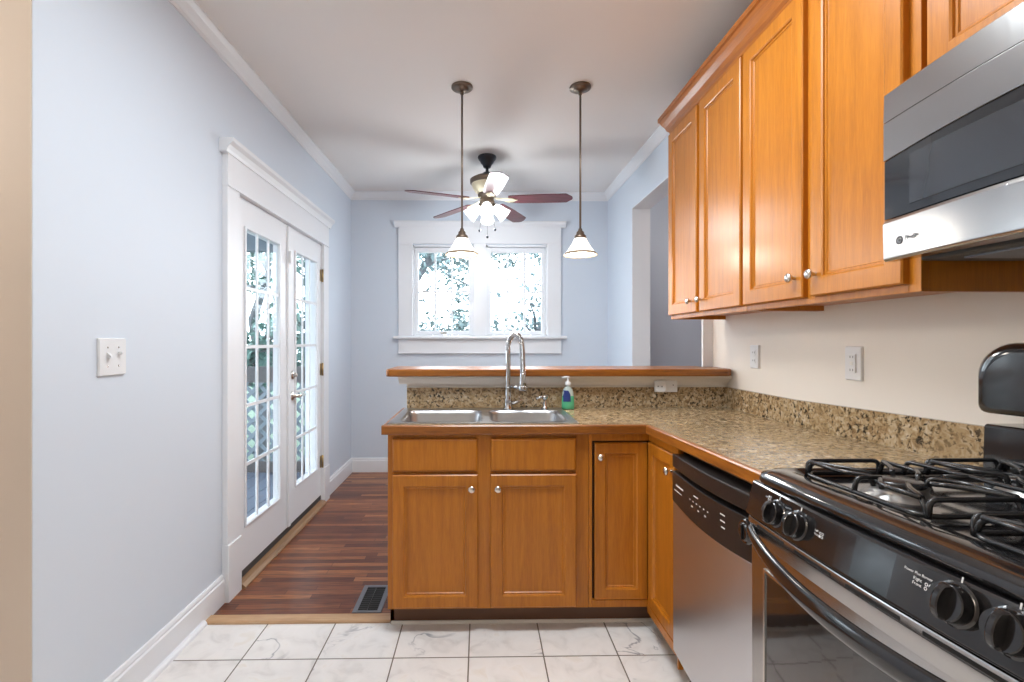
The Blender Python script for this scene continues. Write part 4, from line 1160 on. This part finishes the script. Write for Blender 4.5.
# ------------------------------------------------------------------ ceiling fan
FXc, FYc = 0.052, 3.72
fn = thing('ceiling_fan', 'five blade ceiling fan with a lit cluster of glass shades before the windows', 'ceiling fan', (FXc, FYc, CEIL))
MB().lathe([(0.0, CEIL), (0.072, CEIL), (0.074, CEIL - 0.010), (0.066, CEIL - 0.026), (0.060, CEIL - 0.030), (0.052, CEIL - 0.048), (0.034, CEIL - 0.070), (0.028, CEIL - 0.088), (0.0, CEIL - 0.09)], (FXc, FYc, 0), None, 32).build('canopy', M['fan_black'], fn)
MB().tube([(FXc, FYc, CEIL - 0.08), (FXc, FYc, 2.60)], 0.012, 12).build('downrod', M['fan_black'], fn)
mh = MB().lathe([(0.0, 2.615), (0.030, 2.615), (0.040, 2.600), (0.095, 2.580), (0.128, 2.562)], (FXc, FYc, 0), None, 40).build('motor_housing', M['fan_black'], fn)
MB().lathe([(0.128, 2.562), (0.136, 2.556), (0.134, 2.530), (0.124, 2.522)], (FXc, FYc, 0), None, 40).build('filigree_band', M['bronze'], mh)
MB().lathe([(0.124, 2.522), (0.112, 2.490), (0.092, 2.462), (0.072, 2.448), (0.0, 2.446)], (FXc, FYc, 0), None, 40).build('cream_bowl', M['fan_cream'], mh)
hub = MB().lathe([(0.0, 2.448), (0.070, 2.447), (0.074, 2.438), (0.070, 2.424), (0.056, 2.418), (0.054, 2.392), (0.060, 2.386), (0.058, 2.370), (0.040, 2.358), (0.036, 2.330), (0.026, 2.345), (0.0, 2.312)], (FXc, FYc, 0), None, 36).build('light_hub', M['bronze'], fn)
BZ_ = 2.392
for k in range(5):
    ang = R(-11 + 72 * k)
    rot = Matrix.Rotation(ang, 3, 'Z') @ Matrix.Rotation(R(-11), 3, 'X')
    def T(p):
        q = rot @ Vector(p); return (q.x + FXc, q.y + FYc, q.z + BZ_ + 0.0)
    prof_ = []
    outline = [(0.175, -0.052), (0.20, -0.058), (0.40, -0.066), (0.615, -0.066), (0.622, -0.063), (0.662, -0.022), (0.668, 0.0), (0.662, 0.022), (0.622, 0.063), (0.615, 0.066), (0.40, 0.066), (0.20, 0.058), (0.175, 0.052), (0.168, 0.0)]
    droop = lambda x: -0.030 * (x - 0.17)
    bl_ = MB().loops([[T((x, y, droop(x))) for x, y in outline], [T((x, y, droop(x) + 0.006)) for x, y in outline]])
    blade = bl_.build('blade', M['blade'], fn)
    ir = MB()
    iro = [(0.060, -0.013), (0.120, -0.010), (0.165, -0.034), (0.205, -0.030), (0.225, -0.010), (0.245, 0.0), (0.225, 0.010), (0.205, 0.030), (0.165, 0.034), (0.120, 0.010), (0.060, 0.013)]
    zz = lambda x: (0.024 * max(0, 1 - (x - 0.06) / 0.10)) + droop(max(0.17, x)) - 0.007
    ir.loops([[T((x, y, zz(x))) for x, y in iro], [T((x, y, zz(x) + 0.006)) for x, y in iro]])
    ir.build('blade_iron', M['fan_cream'], blade)
for k in range(4):
    ang = R(-92 + 90 * k)
    tiltm = Matrix.Rotation(ang, 3, 'Z') @ Matrix.Rotation(R(48), 3, 'Y').inverted()
    # axis of the shade: down and outward
    base = Vector((FXc + 0.058 * math.cos(ang), FYc + 0.058 * math.sin(ang), 2.350))
    pr = [(0.020, 0.0), (0.028, -0.012), (0.036, -0.032), (0.042, -0.058), (0.046, -0.082), (0.052, -0.104), (0.057, -0.118)]
    s_o = MB().lathe(pr, tuple(base), tiltm, 26).build('glass_shade', M['fan_shade'], fn, solid=0.003)
    MB().lathe([(0.0, 0.012), (0.017, 0.012), (0.023, 0.0), (0.025, -0.010), (0.022, -0.012), (0.0, -0.012)], tuple(base), tiltm, 22).build('shade_holder', M['bronze'], s_o)
    bp = base + tiltm @ Vector((0, 0, -0.07))
    MB().lathe([(0.0, 0.03), (0.018, 0.02), (0.025, 0.0), (0.018, -0.02), (0.0, -0.028)], tuple(bp), tiltm, 16).build('bulb', M['fan_shade'], s_o)
for dx, dy, zb in ((-0.058, -0.01, 2.155), (0.002, -0.045, 2.098), (0.062, -0.02, 2.160)):
    MB().tube([(FXc + dx * 0.5, FYc + dy, 2.36), (FXc + dx, FYc + dy, zb + 0.012)], 0.0012, 6).lathe([(0.0, 0.013), (0.006, 0.010), (0.0105, 0.0), (0.008, -0.009), (0.0, -0.013)], (FXc + dx, FYc + dy, zb), None, 14).build('pull_chain', M['fan_black'], fn)
lamp_point('fan_glow', (FXc, FYc, 2.20), FAN_W, (0.90, 0.96, 1.0), 0.15, fn)

# ------------------------------------------------------------------ unseen fill lamps added over the kitchen and in the rooms beside
def fill_globe(x, y, drop, rad, watts, col, label):
    t = thing('fill_globe', label, 'fill light', (x, y, CEIL))
    MB().lathe([(0.0, CEIL - 0.03), (0.05, CEIL - 0.03), (0.07, CEIL - 0.012), (0.07, CEIL), (0.0, CEIL)], (x, y, 0), None, 28).tube([(x, y, CEIL - 0.02), (x, y, CEIL - drop + rad)], 0.008, 10).build('ceiling_mount', M['nickel'], t)
    zc_ = CEIL - drop
    MB().lathe([(rad * math.sin(PI * k / 16), zc_ + rad * math.cos(PI * k / 16)) for k in range(17)], (x, y, 0), None, 28).build('glass_globe', M['diffuser'], t)
    d = lamp_point('globe_glow', (x, y, zc_), watts, col, rad + 0.01, t)
    return t
fill_globe(-0.15, 0.60, 0.32, 0.13, KITCHEN_W, (0.88, 0.95, 1.0), 'added unseen fill globe just behind the stove aisle')  # unseen globe added to lift the kitchen ceiling
fill_globe(0.0, -1.1, 0.42, 0.13, REAR_W, (0.86, 0.94, 1.0), 'added unseen fill globe close to the rear wall')  # unseen globe added as fill from behind the camera
fill_globe(-2.55, 0.85, 0.35, 0.11, HALL_W, (1.0, 0.90, 0.76), 'added unseen fill globe in the tan hall')  # unseen globe added to brighten the tan wall
fill_globe(2.1, 3.6, 0.35, 0.11, BEYOND_W, (1.0, 0.95, 0.92), 'added unseen fill globe in the mauve room')  # unseen globe added to light the mauve room

def fill_panel(x, y, w_, d_, watts, col, label):  # unseen overhead panel added to throw fill light down on the floor
    t = thing('ceiling_fill_panel', label, 'fill light', (x, y, CEIL))
    f = MB()
    f.box(x - w_ / 2, x + w_ / 2, y - d_ / 2, y - d_ / 2 + 0.02, CEIL - 0.06, CEIL).box(x - w_ / 2, x + w_ / 2, y + d_ / 2 - 0.02, y + d_ / 2, CEIL - 0.06, CEIL)
    f.box(x - w_ / 2, x - w_ / 2 + 0.02, y - d_ / 2 + 0.02, y + d_ / 2 - 0.02, CEIL - 0.06, CEIL).box(x + w_ / 2 - 0.02, x + w_ / 2, y - d_ / 2 + 0.02, y + d_ / 2 - 0.02, CEIL - 0.06, CEIL)
    f.build('fixture_frame', M['trim'], t)
    MB().box(x - w_ / 2 + 0.02, x + w_ / 2 - 0.02, y - d_ / 2 + 0.02, y + d_ / 2 - 0.02, CEIL - 0.050, CEIL - 0.044).build('diffuser', M['diffuser'], t)
    d = bpy.data.lights.new('panel_glow', 'AREA'); d.shape = 'RECTANGLE'; d.size = w_ - 0.05; d.size_y = d_ - 0.05
    d.energy = watts; d.color = col
    o = bpy.data.objects.new('panel_glow', d); COL.objects.link(o); o.parent = t; o.location = (0, 0, -0.056)
    return t
fill_panel(0.14, 1.54, 1.0, 0.45, PANEL_W, (0.87, 0.95, 1.0), 'added unseen rectangular fill panel over the stove aisle')

# ------------------------------------------------------------------ outside
struct(MB().box(-14, 14, 5.2, 22, -0.75, -0.6).box(-14, -3.9, 0, 5.2, -0.75, -0.6), 'ground_outside', M['grass'])
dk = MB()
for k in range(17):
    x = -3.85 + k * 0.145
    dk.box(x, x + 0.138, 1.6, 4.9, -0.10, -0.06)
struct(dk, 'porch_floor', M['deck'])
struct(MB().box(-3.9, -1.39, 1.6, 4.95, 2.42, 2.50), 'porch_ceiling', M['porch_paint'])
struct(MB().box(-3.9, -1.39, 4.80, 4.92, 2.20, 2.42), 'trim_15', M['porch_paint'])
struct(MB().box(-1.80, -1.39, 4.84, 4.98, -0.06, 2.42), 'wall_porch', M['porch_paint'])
rl = thing('porch_railing', 'porch railing with a dark top board over pale diagonal lattice beyond the french doors', 'railing', (-2.8, 4.86, -0.06))
MB().box(-3.85, -1.72, 4.83, 4.89, 0.86, 1.02).build('top_rail', M['rail_dark'], rl)
MB().box(-3.85, -1.72, 4.84, 4.88, -0.06, 0.05).build('bottom_rail', M['rail_dark'], rl)
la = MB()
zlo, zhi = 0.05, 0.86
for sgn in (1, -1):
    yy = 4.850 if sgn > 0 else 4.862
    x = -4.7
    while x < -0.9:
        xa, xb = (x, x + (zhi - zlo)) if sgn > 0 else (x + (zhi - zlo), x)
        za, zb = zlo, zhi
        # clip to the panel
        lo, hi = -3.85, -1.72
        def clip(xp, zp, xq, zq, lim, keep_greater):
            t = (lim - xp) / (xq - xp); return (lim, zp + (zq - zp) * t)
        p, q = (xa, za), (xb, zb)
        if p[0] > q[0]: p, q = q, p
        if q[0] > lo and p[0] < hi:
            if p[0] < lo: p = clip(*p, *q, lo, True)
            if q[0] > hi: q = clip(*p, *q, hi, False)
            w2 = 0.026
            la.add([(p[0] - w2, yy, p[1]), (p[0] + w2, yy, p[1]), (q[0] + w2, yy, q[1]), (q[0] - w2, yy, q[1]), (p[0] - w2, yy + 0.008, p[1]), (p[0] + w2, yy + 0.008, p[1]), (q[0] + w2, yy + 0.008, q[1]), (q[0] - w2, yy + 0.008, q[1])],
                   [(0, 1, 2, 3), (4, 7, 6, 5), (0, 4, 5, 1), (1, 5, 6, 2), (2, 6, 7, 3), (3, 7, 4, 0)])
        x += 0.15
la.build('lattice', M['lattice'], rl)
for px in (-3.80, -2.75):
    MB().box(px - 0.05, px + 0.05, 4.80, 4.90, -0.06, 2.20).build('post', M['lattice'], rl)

def tree(x, y, h, spread, nleaf, seed, label, leafm, leafsize=0.06, z0=-0.6, low=0.3):
    rnd = random.Random(seed)
    t = thing('tree', label, 'tree', (x, y, z0))
    tr = MB()
    trunk = [(x + rnd.uniform(-.06, .06) * k, y + rnd.uniform(-.06, .06) * k, z0 + h * k / 6) for k in range(7)]
    tr.tube(trunk, [0.11 * (1 - 0.12 * k) for k in range(7)], 8)
    tr.build('trunk', M['bark'], t)
    br = MB(); tips = []
    for k in range(16):
        u = rnd.uniform(low, 0.95)
        i = int(u * 6); f_ = u * 6 - i
        p = Vector(trunk[i]).lerp(Vector(trunk[min(6, i + 1)]), f_)
        a = rnd.uniform(0, 2 * PI); L_ = spread * rnd.uniform(0.6, 1.1)
        pts = [p]
        for s2 in range(1, 5):
            pts.append(p + Vector((math.cos(a + 0.25 * s2 * rnd.uniform(-1, 1)) * L_ * s2 / 4, math.sin(a) * L_ * s2 / 4, L_ * 0.14 * s2 * rnd.uniform(-0.3, 1.2))))
        br.tube(pts, [0.032, 0.026, 0.019, 0.012, 0.006], 6)
        tips += [pts[1].lerp(pts[2], .5), pts[2], pts[3], pts[4], pts[3].lerp(pts[4], 0.5)]
    br.build('branches', M['bark'], t)
    lf = MB()
    for k in range(nleaf):
        c = rnd.choice(tips)
        p = c + Vector((rnd.gauss(0, 0.17), rnd.gauss(0, 0.17), rnd.gauss(0, 0.15)))
        u = Vector((rnd.uniform(-1, 1), rnd.uniform(-1, 1), rnd.uniform(-1, 1))).normalized()
        w_ = u.cross(Vector((rnd.uniform(-1, 1), rnd.uniform(-1, 1), rnd.uniform(-1, 1)))).normalized()
        s3 = leafsize * rnd.uniform(0.6, 1.3)
        lf.add([tuple(p - u * s3), tuple(p + w_ * s3 * 0.45), tuple(p + u * s3), tuple(p - w_ * s3 * 0.45)], [(0, 1, 2, 3)])
    lf.build('foliage', leafm, t)
    return t
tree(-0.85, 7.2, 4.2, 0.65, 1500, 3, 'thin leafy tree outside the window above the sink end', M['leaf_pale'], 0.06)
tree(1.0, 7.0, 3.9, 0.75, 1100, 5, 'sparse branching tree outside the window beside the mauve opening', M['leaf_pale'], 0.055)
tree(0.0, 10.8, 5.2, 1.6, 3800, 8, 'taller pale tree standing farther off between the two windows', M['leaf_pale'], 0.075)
tree(-3.25, 7.0, 4.4, 1.15, 4800, 11, 'dense green tree behind the porch lattice', M['leaf'], 0.075, low=0.12)
tree(-6.3, 9.6, 5.4, 1.6, 4200, 12, 'dense green tree standing farther along the porch', M['leaf'], 0.085, low=0.12)
